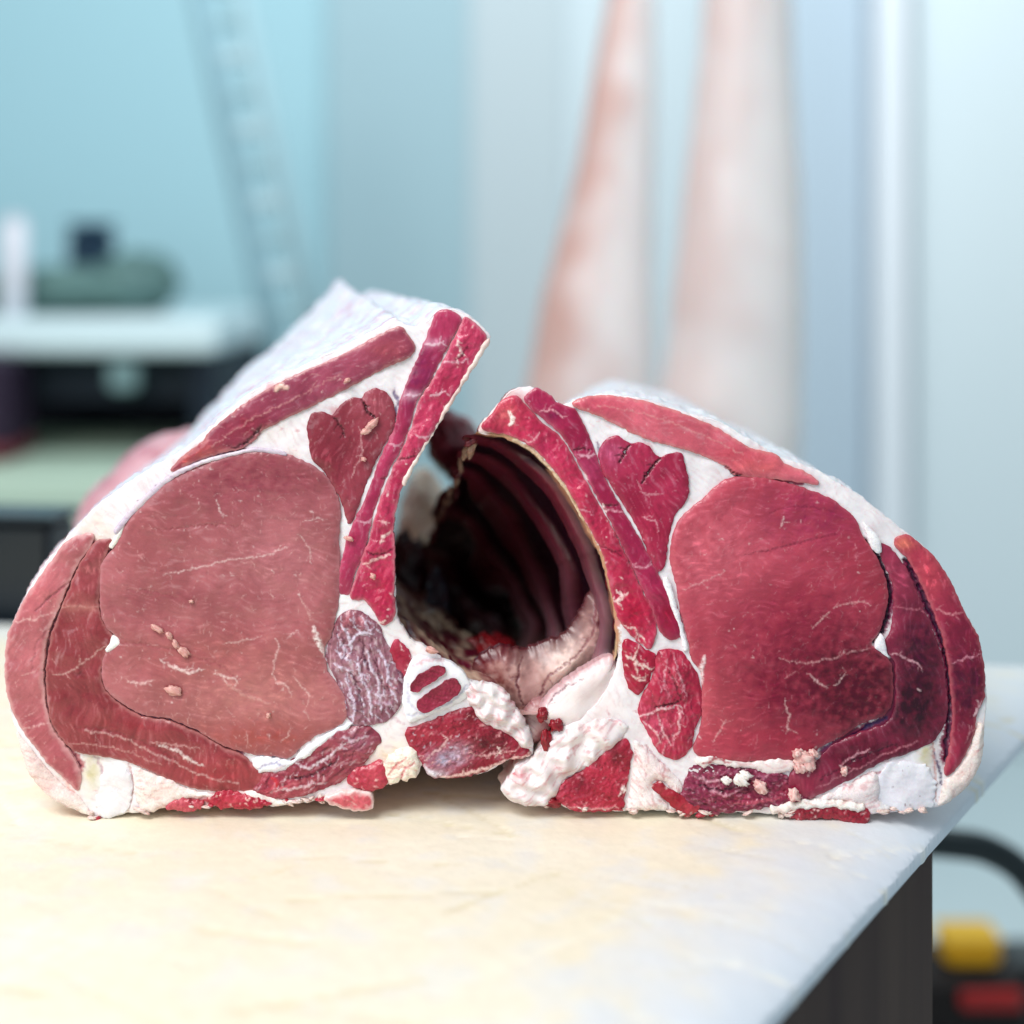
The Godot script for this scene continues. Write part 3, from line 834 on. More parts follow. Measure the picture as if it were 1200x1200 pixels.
	patch(t, "rib_muscle", [546, 374, 558, 382, 568, 393, 565, 402, 549, 432, 528, 466, 511, 496, 500, 514, 484, 540, 468, 574, 459, 618, 461, 650, 460, 692, 462, 718, 456, 728, 448, 730, 440, 716, 428, 702, 412, 699, 420, 672, 428, 648, 436, 628, 446, 590, 462, 548, 472, 530, 484, 500, 494, 468, 506, 450, 520, 425, 536, 392], {"org": org, "s": 8, "c": ["ab294b", "c1375b", "8a213d", "c8788d"], "fib": 1.9, "fs": 0.5, "ms": 0.45, "bulge": 4.5, "r": 4.0, "rim": "d49098", "rimw": 3.0, "rima": 0.55, "na": 5.0, "nb": 1.4,
		"tones": [[545, 400, 20, 25, "c03e60", 0.6], [515, 410, 16, 16, "c45878", 0.6], [450, 690, 18, 30, "b0183e", 0.7]],
		"strokes": [["e4b4c0", 1.4, 0.4, 0.8, 504, 463, 514, 462, 522, 458], ["e4b0bc", 1.4, 0.4, 0.7, 520, 424, 535, 424, 548, 420], ["e0a8b4", 1.4, 0.5, 0.7, 486, 510, 500, 512, 510, 505], ["700e2c", 1.5, -2.0, 0.7, 468, 538, 478, 537, 488, 534], ["f0c8c4", 1.3, 0.8, 0.7, 444, 610, 456, 612], ["eec0bc", 1.6, 0.8, 0.8, 426, 660, 440, 655, 458, 650], ["f0d0c8", 1.6, 1.0, 0.8, 445, 636, 452, 628, 458, 622], ["700e2c", 1.5, -2.0, 0.7, 430, 646, 445, 650, 460, 644], ["f0d0cc", 1.5, 0.6, 0.8, 534, 398, 540, 410, 536, 422], ["780f30", 1.4, -1.5, 0.6, 550, 402, 542, 416, 530, 424], ["f4d8d0", 2.0, 1.0, 0.8, 436, 735, 443, 730, 452, 726]],
		"flecks": [[130, 6, 0.7, "e0a0ac", 1.9, 0.8, 0.5, 0.4], [50, 3, 1.0, "f0d0cc", 1.9, 1.5, 0.6, 0.4]]}, M.meat)
	patch(t, "rib_edge_fat", [574, 397, 572, 405, 553, 436, 530, 472, 513, 500, 500, 522, 489, 541, 474, 570, 470, 566, 484, 539, 499, 513, 511, 494, 528, 466, 549, 431, 566, 400], {"org": org, "s": 9, "c": ["e6c4bc", "f2dcd2", "cf9a94"], "bulge": 2.5, "r": 2.0, "z": 1.0, "rag": 2.0, "fs": 0.4, "spk": 0.1}, M.fat)
	# pale purple muscle laced with sinew, below the ribs
	patch(t, "sinewy_muscle", [401, 721, 412, 716, 424, 719, 436, 728, 444, 737, 452, 756, 464, 774, 472, 792, 471, 815, 464, 832, 452, 843, 432, 848, 414, 846, 406, 832, 402, 812, 393, 790, 384, 772, 387, 752, 393, 735], {"org": org, "s": 10, "c": ["855161", "a06f7c", "69293d", "c2a6ad"], "fib": 1.5, "fs": 0.9, "ms": 0.9, "bulge": 5.0, "r": 5.0, "na": 5.0, "nb": 2.2, "tones": [[410, 728, 22, 14, "8d444e", 0.8], [392, 758, 10, 26, "945c66", 0.6]],
		"strokes": [["dcd0e0", 1.7, 1.2, 0.85, 400, 730, 408, 745, 412, 760], ["d4c4d6", 1.5, 1.2, 0.85, 395, 745, 402, 757, 410, 765], ["d8c8da", 1.5, 1.2, 0.85, 392, 760, 402, 768, 412, 772], ["d8c8da", 1.6, 1.2, 0.85, 392, 775, 404, 782, 414, 784], ["dccee0", 1.7, 1.2, 0.85, 412, 760, 416, 745, 426, 740, 438, 742], ["d8c8dc", 1.7, 1.2, 0.85, 405, 795, 412, 810, 416, 830, 414, 845], ["dccee0", 1.7, 1.2, 0.85, 420, 770, 424, 790, 432, 812, 436, 840], ["d8c8d8", 1.5, 1.2, 0.8, 430, 760, 436, 780, 444, 800, 446, 830], ["dccee0", 1.7, 1.2, 0.8, 444, 760, 454, 780, 456, 800, 466, 822], ["521a34", 1.6, -2.0, 0.8, 426, 750, 428, 772, 434, 786], ["561e38", 1.5, -2.0, 0.8, 410, 785, 418, 800, 424, 825], ["5a2038", 1.4, -2.0, 0.7, 438, 772, 446, 790, 452, 812], ["c8a8bc", 1.5, 1.0, 0.7, 440, 820, 452, 825, 462, 828], ["b86878", 1.4, 0.5, 0.7, 452, 800, 460, 806, 466, 800]],
		"flecks": [[130, 9, 0.9, "d8ccdc", 1.3, 0.6, 0.7, 0.9], [90, 9, 0.9, "5c2440", 1.4, 0.6, 0.6, -0.9]]}, M.meat)
	patch(t, "rib_end_meat", [463, 752, 472, 757, 480, 770, 478, 786, 473, 793, 466, 780, 460, 765], {"org": org, "s": 11, "c": ["9c2038", "b84058", "6e1028"], "fib": 1.2, "bulge": 4.0, "r": 3.0, "rag": 2.5, "flecks": [[14, 6, 0.8, "f0d0d0", 1.2, 0.5, 0.7, 0.6]]}, M.meat)
	# bone
	var bone := patch(t, "rib_head_bone", [470, 815, 473, 795, 480, 775, 492, 767, 506, 770, 528, 776, 543, 788, 551, 804, 546, 818, 532, 826, 512, 834, 494, 842, 480, 846, 474, 834], {"org": org, "s": 12, "c": ["f0eef2", "f8f4f4", "d9d4e0"], "bulge": 5.0, "r": 6.0, "z": 1.0, "rag": 1.0, "fs": 0.4, "spk": 0.05, "na": 1.5,
		"strokes": [["c2c0d4", 2.2, -1.0, 0.7, 478, 838, 500, 832, 522, 824, 540, 812, 548, 802], ["e0b0b8", 2.0, 0.0, 0.6, 482, 780, 500, 772, 520, 774], ["c8c4d8", 2.0, -0.6, 0.5, 478, 800, 480, 820, 490, 832]]}, M.fat)
	patch(bone, "marrow", [481, 806, 484, 796, 497, 785, 512, 779, 520, 780, 521, 787, 512, 794, 499, 802, 488, 809], {"org": org, "s": 13, "c": ["7c1430", "94243f", "540818", "b04a60"], "z": 9.8, "bulge": -1.2, "r": 3.0, "spk": 0.5, "nb": 1.4, "hf2": 0.3, "rag": 2.0, "deep": 4.0}, M.marrow)
	patch(bone, "marrow", [489, 828, 490, 818, 504, 808, 521, 796, 534, 793, 540, 800, 538, 811, 524, 820, 508, 829, 496, 833], {"org": org, "s": 14, "c": ["7c1430", "94243f", "540818", "b04a60"], "z": 9.8, "bulge": -1.2, "r": 3.0, "spk": 0.5, "nb": 1.4, "hf2": 0.3, "rag": 2.0, "deep": 4.0}, M.marrow)
	patch(t, "vertebra_bone", [475, 856, 490, 850, 512, 841, 532, 832, 550, 828, 558, 834, 566, 846, 582, 850, 600, 862, 620, 878, 622, 886, 594, 891, 572, 902, 552, 909, 508, 911, 494, 893, 478, 872], {"org": org, "s": 15, "c": ["851127", "991d35", "6c0e20", "b16977"], "fib": 2.6, "fs": 0.8, "ms": 0.5, "bulge": 3.5, "r": 4.0, "z": 1.0, "spk": 0.45, "nb": 1.6, "hf2": 0.22, "rag": 2.2,
		"tones": [[522, 888, 18, 10, "a49ab0", 0.85], [540, 878, 14, 10, "b8a8b8", 0.5], [505, 905, 18, 5, "d8d0dc", 0.9], [553, 838, 12, 12, "6a0c1e", 0.8], [575, 868, 20, 13, "540818", 0.85], [490, 860, 14, 8, "b03646", 0.6]],
		"strokes": [["eac4bc", 2.2, 1.2, 0.8, 516, 910, 545, 906, 575, 898, 600, 889, 622, 884], ["e0a8a8", 1.3, 0.8, 0.7, 550, 880, 565, 886, 585, 880, 605, 878], ["f0dcd4", 1.2, 1.0, 0.8, 583, 874, 588, 882], ["e0b8b8", 1.3, 0.6, 0.7, 518, 858, 524, 866, 515, 876, 498, 890], ["e0d8e0", 2.0, 0.8, 0.7, 497, 893, 503, 905, 512, 910]],
		"flecks": [[90, 5, 0.8, "e4a8a8", 2.4, 1.0, 0.6, 0.7], [120, 5, 0.9, "58061a", 2.4, 1.2, 0.6, -0.8], [40, 4, 0.9, "dcd8e4", 2.4, 1.2, 0.5, 0.5]]}, M.marrow)
	patch(t, "knobbly_fat", [546, 806, 556, 801, 577, 802, 593, 811, 602, 826, 614, 843, 625, 866, 622, 882, 606, 868, 588, 855, 568, 848, 558, 836, 549, 822], {"org": org, "s": 21, "c": ["e2d6d6", "eee6e5", "d09aa0"], "z": 2.0, "bulge": 8.0, "r": 5.0, "na": 9.0, "nb": 0.25, "hf1": 0.05, "hoct": 1, "rag": 3.0, "fs": 1.0, "spk": 0.05, "flecks": [[22, 8, 1.2, "d88890", 0.7, 1.5, 0.6, -1.5]]}, M.fat)
	# dark meat along the bottom
	patch(t, "bottom_muscle", [300, 926, 308, 908, 326, 900, 343, 892, 360, 883, 376, 872, 392, 859, 408, 853, 426, 852, 440, 858, 444, 868, 432, 884, 418, 902, 398, 914, 374, 924, 352, 931, 332, 934, 312, 932], {"org": org, "s": 16, "c": ["852c40", "9c4651", "61182b", "b6858a"], "fib": -0.5, "fs": 0.9, "ms": 0.8, "bulge": 5.0, "r": 4.5, "nb": 2.0, "rag": 2.4,
		"tones": [[320, 920, 30, 14, "a83448", 0.7], [420, 866, 20, 12, "8a5468", 0.7]],
		"strokes": [["d8c4cc", 1.7, 1.0, 0.8, 345, 892, 365, 898, 385, 886, 405, 870], ["d0b4c0", 1.5, 1.0, 0.8, 400, 862, 415, 866, 432, 862], ["4c1024", 1.5, -2.0, 0.8, 345, 912, 370, 905, 395, 890], ["d8b8bc", 1.5, 1.0, 0.7, 318, 926, 345, 922, 380, 916], ["c02838", 2.5, 0.5, 0.8, 318, 910, 326, 916, 322, 924]],
		"flecks": [[80, 8, 0.9, "d8bcc4", -0.5, 0.7, 0.6, 0.7], [80, 8, 0.9, "541428", -0.5, 0.7, 0.6, -0.8]]}, M.meat)
	patch(t, "silver_skin", [294, 890, 312, 886, 340, 890, 356, 877, 380, 861, 402, 850, 414, 846, 410, 852, 392, 862, 374, 876, 362, 886, 346, 893, 338, 900, 322, 904, 304, 904], {"org": org, "s": 17, "c": ["ecebf2", "f6f2f2", "c8c4d6"], "z": 2.0, "bulge": 3.0, "r": 2.5, "rag": 2.6, "fs": 0.5, "spk": 0.06,
		"strokes": [["9a94b4", 1.4, -0.6, 0.6, 302, 900, 318, 893, 335, 896], ["dba8a8", 1.2, 0.0, 0.5, 318, 902, 338, 894]]}, M.fat)
	patch(t, "seam_fat", [132, 744, 140, 748, 142, 754, 134, 760, 126, 764, 124, 760, 130, 752], {"org": org, "s": 18, "c": ["f4ece8", "f8f4f0", "dcccd0"], "z": 3.0, "bulge": 2.0, "r": 2.0, "rag": 1.0}, M.fat)
	patch(t, "seam_fat", [128, 640, 134, 630, 146, 612, 150, 606, 146, 618, 140, 632, 132, 642], {"org": org, "s": 19, "c": ["f1e8dc", "f8f2ea", "dccbc0"], "z": 3.0, "bulge": 2.0, "r": 2.0, "rag": 1.0}, M.fat)
	patch(t, "sinew_sheet", [134, 620, 150, 600, 172, 578, 202, 554, 240, 538, 276, 529, 300, 524, 334, 529, 336, 533, 300, 529, 277, 533, 241, 543, 204, 560, 176, 584, 152, 608, 138, 626], {"org": org, "s": 20, "c": ["cdbccb", "dccbd2", "a98ca4"], "z": 3.6, "bulge": 2.0, "r": 2.0, "rag": 1.0, "fs": 0.6, "spk": 0.08}, M.fat)
	# ragged scraps on the underside
	patch(t, "red_scrap", [246, 938, 256, 930, 270, 928, 288, 931, 304, 935, 309, 941, 296, 945, 276, 944, 258, 944], {"org": org, "s": 41, "c": ["a81c34", "c44454", "700a1c"], "z": 2.0, "bulge": 5.0, "r": 3.0, "nb": 1.6, "hf2": 0.2, "rag": 4.0, "flecks": [[16, 4, 0.9, "f4c8c0", 0, 1.5, 0.8, 0.8]]}, M.meat)
	patch(t, "red_scrap", [196, 944, 206, 938, 226, 938, 240, 941, 232, 946, 212, 948], {"org": org, "s": 42, "c": ["a8283c", "c45460", "741020"], "z": 2.0, "bulge": 4.0, "r": 2.5, "nb": 2.5, "hf2": 0.2, "rag": 4.0}, M.meat)
	patch(t, "red_scrap", [410, 914, 416, 903, 430, 897, 446, 893, 452, 902, 450, 916, 438, 924, 424, 922], {"org": org, "s": 43, "c": ["a4203a", "c04454", "700c20"], "z": 2.5, "bulge": 6.0, "r": 3.5, "nb": 1.6, "hf2": 0.16, "rag": 4.0, "flecks": [[14, 5, 0.9, "f0c4c0", 0, 1.5, 0.8, 0.8]]}, M.meat)
	patch(t, "fat_scrap", [449, 894, 462, 880, 478, 874, 487, 880, 490, 900, 486, 912, 470, 914, 458, 918, 450, 910], {"org": org, "s": 44, "c": ["f2e2cc", "f8eede", "e0b0a4"], "z": 2.0, "bulge": 6.0, "r": 4.0, "nb": 1.3, "hf2": 0.12, "rag": 4.0, "fs": 0.9, "strokes": [["d07070", 1.4, -1.5, 0.7, 455, 908, 466, 895, 476, 885], ["c85060", 1.3, -1.5, 0.6, 470, 912, 476, 898, 486, 892]]}, M.fat)
	patch(t, "hanging_scrap", [383, 935, 396, 929, 414, 926, 432, 928, 437, 936, 435, 944, 420, 946, 404, 943], {"org": org, "s": 45, "c": ["b42c40", "cc5c66", "e6c4bc"], "z": 6.0, "bulge": 4.0, "r": 3.0, "nb": 2.0, "rag": 3.0, "rim": "f4e6e0", "rimw": 5.0, "rima": 0.8}, M.meat)
	patch(t, "tendon_block", [122, 903, 140, 899, 152, 906, 156, 922, 152, 940, 148, 951, 120, 959, 112, 940, 115, 918], {"org": org, "s": 55, "c": ["e6e0e4", "efeaec", "dccdd0"], "z": 0.4, "bulge": 1.6, "r": 2.5, "rag": 4.5, "spk": 0.06, "na": 3.0, "nb": 0.4}, M.fat)
	patch(t, "outer_fat", [20, 858, 36, 876, 56, 902, 78, 924, 94, 934, 108, 956, 96, 953, 78, 945, 56, 932, 36, 909, 26, 884], {"org": org, "s": 56, "c": ["ead2cc", "f0e2dc", "d8aca8"], "z": 0.5, "bulge": 6.0, "r": 6.0, "na": 5.0, "nb": 0.8, "hf2": 0.07, "fs": 0.7, "flecks": [[20, 7, 1.0, "d08c90", 0.9, 0.6, 0.5, -0.6]]}, M.fat)
	patch(t, "belly_fat", [158, 901, 190, 910, 226, 926, 262, 930, 300, 926, 330, 938, 352, 936, 340, 942, 320, 944, 290, 938, 250, 934, 214, 937, 196, 945, 168, 951, 158, 930], {"org": org, "s": 57, "c": ["ecd8d2", "f2e6e0", "dcb0ac"], "z": 0.5, "bulge": 4.5, "r": 4.0, "na": 4.0, "nb": 0.7, "hf2": 0.1, "rag": 2.5, "fs": 0.9, "fib": 0.25}, M.fat)
	fringe(t, org, [158, 952, 200, 946, 250, 945, 300, 940, 330, 942, 360, 941, 384, 935], 26, 500)
	fringe(t, org, [64, 932, 84, 946, 104, 956, 118, 960], 6, 540)
	# crumbs left by the saw
	for k in [[186, 735, 8, 3.4, 0.5], [200, 743, 5, 3, 0.9], [208, 753, 6, 3, 1.0], [217, 762, 8, 4.5, 0.6], [205, 807, 10, 5.5, 0.25], [437, 496, 9, 4, -0.7], [430, 504, 7, 3.4, -0.5], [408, 445, 4, 2.6, -0.5], [427, 537, 3.4, 2.6, 0.4], [410, 630, 6, 2.6, 0.3], [226, 703, 3, 2, 0], [506, 760, 7, 3.5, 0.3], [438, 674, 4, 3, 1.0], [316, 836, 2.6, 3.4, 0.1]]:
		lump(t, "crumb", cut(k[0], k[1], 8.0) - org, Vector3(k[2], k[3], 3.0) * U, {"c": ["d09088", "e0aca2", "bc7474"], "a1": 0.5, "a2": 0.3, "nu": 16, "nv": 10, "s": int(k[0]), "turn": Vector3(0, 0, -k[4])}, M.fat)

func right_loin() -> void:
	var org := cut(870, BASE)
	var t := thing("meat_loin", "darker crimson loin with a hollow dark rib cavity, right of the pair", "meat", org, "pair of loins on the board")
	var outline := [560, 508, 564, 497, 575, 484, 587, 470, 598, 459, 612, 454, 630, 456, 645, 466, 660, 475, 672, 470, 700, 463, 720, 463, 760, 469, 815, 487, 840, 493, 876, 513, 913, 535, 940, 545, 963, 554, 990, 570, 1013, 584, 1043, 609, 1067, 627, 1093, 650, 1112, 676, 1130, 715, 1147, 745, 1154, 780, 1157, 815, 1155, 850, 1152, 880, 1146, 902, 1133, 924, 1113, 941, 1097, 948, 1075, 947, 1060, 951, 1017, 955, 1012, 963, 998, 964, 980, 958, 940, 957, 900, 955, 860, 953, 817, 955, 790, 952, 757, 950, 730, 952, 700, 950, 672, 950, 657, 945, 640, 946, 620, 942, 607, 942, 594, 935, 587, 926, 595, 914, 605, 899, 625, 887, 638, 870, 655, 856, 680, 842, 700, 825, 718, 795, 724, 770, 721, 735, 717, 705, 704, 655, 682, 610, 660, 572, 625, 532, 592, 514, 576, 510]
	var move := func(p: Vector2, k: float) -> Vector2:
		var tall := clampf((950.0 - p.y) / 500.0, 0.0, 1.0)
		var drop := lerpf(0.17, 0.045, smoothstep(620.0, 790.0, p.x)) + 0.08 * smoothstep(950.0, 1150.0, p.x)
		return p + Vector2(-20.0 * smoothstep(900.0, 1150.0, p.x) + 14.0 * smoothstep(740.0, 600.0, p.x), tall * 500.0 * drop) * k
	var veins := nz(0.05, 211, 4)
	var paint := func(p: Vector2, out: Vector2, k: float, z: float) -> Color:
		var white := lin("e4e6ec")
		var a := veins.get_noise_3d(p.x * 0.25 + p.y * 0.2, p.y * 0.2, z * 1.1)
		var b := veins.get_noise_3d(p.x * 0.9, p.y * 0.9 + 300.0, z * 0.35)
		var c := white.lerp(lin("d8c4cc"), clampf((a - 0.12) * 2.4, 0.0, 0.5)).lerp(lin("cdd6e4"), clampf((-b - 0.1) * 1.2, 0.0, 0.3))
		if p.x < 725.0 and p.y > 506.0:
			c = lin("3a0a16").lerp(lin("6a1c2c"), clampf(0.4 + b * 1.5, 0.0, 1.0)) if p.y < 800.0 else lin("e6cdc6").lerp(lin("c04050"), clampf(b * 2.0, 0.0, 1.0))
			if k < 0.035 and p.y < 760.0:
				c = lin("dcb690").lerp(lin("a04838"), clampf(0.25 + b * 1.8, 0.0, 1.0)) if k < 0.018 else lin("7c1020").lerp(lin("3c0810"), clampf(0.5 + b, 0.0, 1.0))
		elif p.x < 665.0 and p.y < 510.0:
			c = lin("b03448").lerp(lin("e8c0b8"), clampf(0.3 + b * 1.6, 0.0, 1.0))
		elif p.y > 800.0 and p.x > 1000.0:
			c = lin("f2dcd6").lerp(lin("e6b0a8"), clampf(0.2 + a, 0.0, 1.0))
		return c
	body(t, "fat_cover", outline, org, 0.22, move, paint, 31, M.fat)
	patch(t, "fat_face", outline, {"org": org, "s": 31, "g": 1.6, "z": -3.4, "bulge": 2.4, "r": 3.0, "rag": 1.6, "na": 2.0, "nb": 0.3,
		"c": ["eae0e2", "f2ebec", "dfc0c2", "f6f1f1"], "fs": 0.5, "spk": 0.05, "fib": 0.7,
		"tones": [[1068, 925, 30, 26, "f2f0f8", 0.95], [1085, 885, 9, 16, "d2c69c", 0.85], [1100, 890, 10, 16, "4a4468", 0.5], [1130, 900, 28, 40, "f0d8d0", 0.7], [640, 930, 20, 12, "d8606c", 0.6], [690, 830, 34, 24, "f0d6d0", 0.5], [620, 880, 20, 12, "e8a8b0", 0.5], [1000, 950, 40, 5, "c43048", 0.7], [602, 480, 20, 20, "cf6c70", 0.8], [575, 500, 14, 10, "d8a090", 0.9]],
		"strokes": [["c08c6c", 5.0, 0.0, 0.95, 578, 510, 592, 514, 625, 533, 660, 573, 682, 611, 704, 656, 717, 705, 721, 735, 720, 765], ["e2c4a4", 2.0, 0.5, 0.8, 600, 516, 628, 533, 662, 572, 684, 610], ["7a2244", 6.0, 0.0, 0.95, 1024, 648, 1034, 668, 1041, 690, 1042, 710, 1034, 740, 1026, 752], ["7a2040", 6.0, 0.0, 0.95, 1062, 660, 1078, 690, 1096, 730, 1109, 770, 1114, 815, 1112, 850, 1108, 890], ["6a1838", 6.0, 0.0, 0.95, 1046, 775, 1047, 815, 1040, 842, 1000, 860, 965, 882], ["9a3450", 5.0, 0.0, 0.8, 850, 546, 900, 559, 940, 566], ["2c0c28", 2.4, -5.0, 0.95, 1014, 632, 1030, 652, 1040, 680, 1043, 703, 1036, 737, 1024, 752], ["3a1430", 2.2, -4.0, 0.95, 1062, 655, 1078, 690, 1096, 730, 1109, 770, 1114, 815, 1112, 850, 1108, 890], ["4a1430", 1.8, -3.0, 0.8, 853, 546, 862, 557, 880, 559], ["5c4468", 2.0, -1.5, 0.7, 700, 518, 704, 534], ["2c1a48", 2.6, -2.0, 0.8, 1000, 862, 1020, 850, 1040, 840], ["3a2050", 2.0, -2.0, 0.7, 962, 880, 975, 870], ["4a3858", 1.6, -1.5, 0.7, 1094, 880, 1100, 900, 1104, 920], ["c89088", 1.4, -1.0, 0.6, 1092, 860, 1096, 900, 1098, 940], ["e0b0a8", 1.4, 0.5, 0.6, 1110, 930, 1130, 900, 1146, 860], ["d89aa0", 1.5, 0.5, 0.6, 960, 925, 1000, 920, 1050, 945], ["b04050", 2.0, -1.5, 0.7, 1000, 918, 1020, 908, 1040, 905], ["cc8888", 1.4, -1.0, 0.6, 740, 880, 760, 900, 790, 945], ["c88088", 1.4, -1.0, 0.5, 755, 872, 775, 895, 800, 925], ["dca8a4", 1.3, -0.8, 0.5, 745, 905, 765, 930, 775, 948], ["c88890", 1.4, -1.2, 0.6, 625, 900, 650, 880, 690, 862, 720, 850], ["d8a0a0", 1.3, -1.0, 0.5, 640, 915, 665, 895, 700, 872]],
		"flecks": [[200, 7, 0.9, "d98a90", 0.9, 1.5, 0.4, 0.5], [60, 12, 0.8, "ffffff", 0.9, 1.5, 0.6, 0.8], [60, 14, 4.5, "d88890", 0.9, 1.5, 0.28, 0.0], [26, 8, 1.6, "c04858", 0.2, 0.8, 0.45, 0.0], [30, 2.5, 0.9, "98404c", 0.9, 1.5, 0.6, 0.0]]}, M.fat)

	patch(t, "cap_muscle", [672, 473, 685, 468, 700, 466, 720, 466, 760, 473, 815, 492, 843, 505, 880, 527, 910, 534, 917, 544, 940, 553, 958, 566, 930, 562, 890, 558, 860, 554, 850, 544, 826, 533, 800, 524, 762, 514, 730, 500, 700, 485, 685, 480], {"org": org, "s": 32, "ink": 0.7, "c": ["c45867", "db6979", "9e4754", "d7959e"], "fib": 0.4, "fs": 0.35, "ms": 0.4, "z": 0.5, "bulge": 5.5, "r": 5.0, "rim": "d88c88", "rimw": 3.5, "rima": 0.6,
		"tones": [[890, 545, 40, 14, "ce5c60", 0.7], [700, 475, 30, 12, "c8465f", 0.6], [860, 530, 40, 14, "be4252", 0.6]],
		"strokes": [["4a1020", 1.6, -3.0, 0.9, 848, 545, 858, 552, 870, 556], ["d89090", 1.0, 0.4, 0.6, 700, 474, 760, 486, 820, 508, 870, 532]],
		"flecks": [[110, 9, 0.6, "dc9a9c", 0.4, 0.4, 0.5, 0.3], [30, 3, 0.8, "ecc4c0", 0.4, 1.5, 0.5, 0.3]]}, M.meat)

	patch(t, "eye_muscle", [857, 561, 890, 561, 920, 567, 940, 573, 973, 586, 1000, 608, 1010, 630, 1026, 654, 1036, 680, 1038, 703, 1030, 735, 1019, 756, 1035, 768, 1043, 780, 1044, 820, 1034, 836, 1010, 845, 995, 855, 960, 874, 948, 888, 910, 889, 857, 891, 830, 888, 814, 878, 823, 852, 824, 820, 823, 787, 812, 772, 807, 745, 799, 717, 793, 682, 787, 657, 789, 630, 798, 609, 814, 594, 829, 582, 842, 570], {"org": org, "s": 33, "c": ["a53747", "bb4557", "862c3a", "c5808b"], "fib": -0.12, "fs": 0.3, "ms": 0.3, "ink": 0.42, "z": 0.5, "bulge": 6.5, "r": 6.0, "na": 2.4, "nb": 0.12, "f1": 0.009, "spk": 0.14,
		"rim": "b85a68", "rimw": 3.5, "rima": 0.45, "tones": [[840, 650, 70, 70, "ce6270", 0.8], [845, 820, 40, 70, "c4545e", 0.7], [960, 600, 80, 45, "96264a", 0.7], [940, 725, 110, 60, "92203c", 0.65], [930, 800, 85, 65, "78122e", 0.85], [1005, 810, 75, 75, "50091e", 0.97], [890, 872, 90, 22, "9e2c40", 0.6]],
		"strokes": [["fff4f2", 3.0, 1.0, 0.95, 826, 766, 820, 782, 822, 800], ["e0a8a8", 1.2, 0.5, 0.7, 913, 770, 940, 775, 970, 770, 1000, 762, 1018, 758], ["e8b8b4", 1.2, 0.5, 0.8, 950, 736, 962, 725, 972, 715], ["e4b0ae", 1.1, 0.4, 0.7, 975, 712, 990, 706, 1004, 704, 1020, 708], ["f0ccc8", 1.3, 0.5, 0.8, 946, 786, 956, 796, 968, 804], ["ecc4c0", 1.1, 0.5, 0.8, 976, 802, 986, 792, 990, 786], ["eac0bc", 1.2, 0.5, 0.8, 918, 816, 920, 826, 924, 840, 922, 852, 934, 858], ["e8b8b4", 1.0, 0.4, 0.7, 924, 852, 920, 858], ["eac0bc", 1.1, 0.4, 0.7, 836, 866, 846, 850, 850, 842], ["f0d4d0", 1.3, 0.5, 0.8, 913, 618, 917, 606, 918, 604], ["6c1430", 1.4, -1.2, 0.6, 870, 650, 900, 644, 940, 634, 980, 626], ["6c1430", 1.2, -1.0, 0.5, 900, 600, 940, 592, 980, 600], ["e8b8b8", 1.0, 0.3, 0.6, 800, 690, 825, 680, 850, 668], ["e4a8a8", 0.9, 0.3, 0.6, 918, 794, 932, 785], ["b03048", 3.0, 0.4, 0.7, 918, 784, 922, 792]],
		"flecks": [[430, 8, 0.5, "dc9aa0", -1.0, 0.35, 0.6, 0.3], [70, 10, 0.5, "dc9ca2", -0.2, 0.3, 0.5, 0.3], [150, 16, 1.1, "841e3a", -0.15, 0.4, 0.3, -0.4], [45, 3, 0.9, "f4dcd8", 0.5, 1.5, 0.7, 0.4]]}, M.meat)

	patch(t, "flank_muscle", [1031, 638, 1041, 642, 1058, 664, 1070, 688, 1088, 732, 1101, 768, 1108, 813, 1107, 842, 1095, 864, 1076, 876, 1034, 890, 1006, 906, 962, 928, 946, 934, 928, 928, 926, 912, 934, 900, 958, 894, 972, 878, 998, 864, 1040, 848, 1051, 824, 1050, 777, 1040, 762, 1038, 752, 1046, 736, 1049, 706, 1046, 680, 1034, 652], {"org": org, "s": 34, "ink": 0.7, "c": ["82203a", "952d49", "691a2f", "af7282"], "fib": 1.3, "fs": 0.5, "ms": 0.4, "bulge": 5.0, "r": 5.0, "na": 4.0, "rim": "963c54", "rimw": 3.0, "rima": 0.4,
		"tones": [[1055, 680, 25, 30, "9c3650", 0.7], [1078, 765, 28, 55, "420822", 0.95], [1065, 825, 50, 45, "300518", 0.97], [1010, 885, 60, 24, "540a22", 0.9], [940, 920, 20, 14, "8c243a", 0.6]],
		"strokes": [["e0a8b0", 1.3, 0.5, 0.7, 1042, 765, 1060, 770, 1076, 778, 1080, 786], ["c87080", 1.2, 0.3, 0.6, 1046, 710, 1068, 712, 1086, 718], ["ecc8c8", 1.3, 0.5, 0.8, 1074, 806, 1078, 808], ["d89aa4", 1.3, 0.6, 0.8, 985, 895, 1000, 884, 1018, 876], ["d0808c", 1.0, 0.4, 0.6, 955, 922, 990, 906, 1030, 886, 1075, 868], ["34061c", 1.4, -1.5, 0.6, 960, 912, 1000, 890, 1050, 870], ["eccccc", 1.6, 0.8, 0.8, 984, 896, 989, 904], ["eccccc", 1.4, 0.8, 0.8, 946, 908, 949, 900]],
		"flecks": [[90, 9, 0.6, "b8707c", 1.3, 0.4, 0.45, 0.3], [80, 10, 0.8, "480c26", 1.0, 0.6, 0.4, -0.4]]}, M.meat)

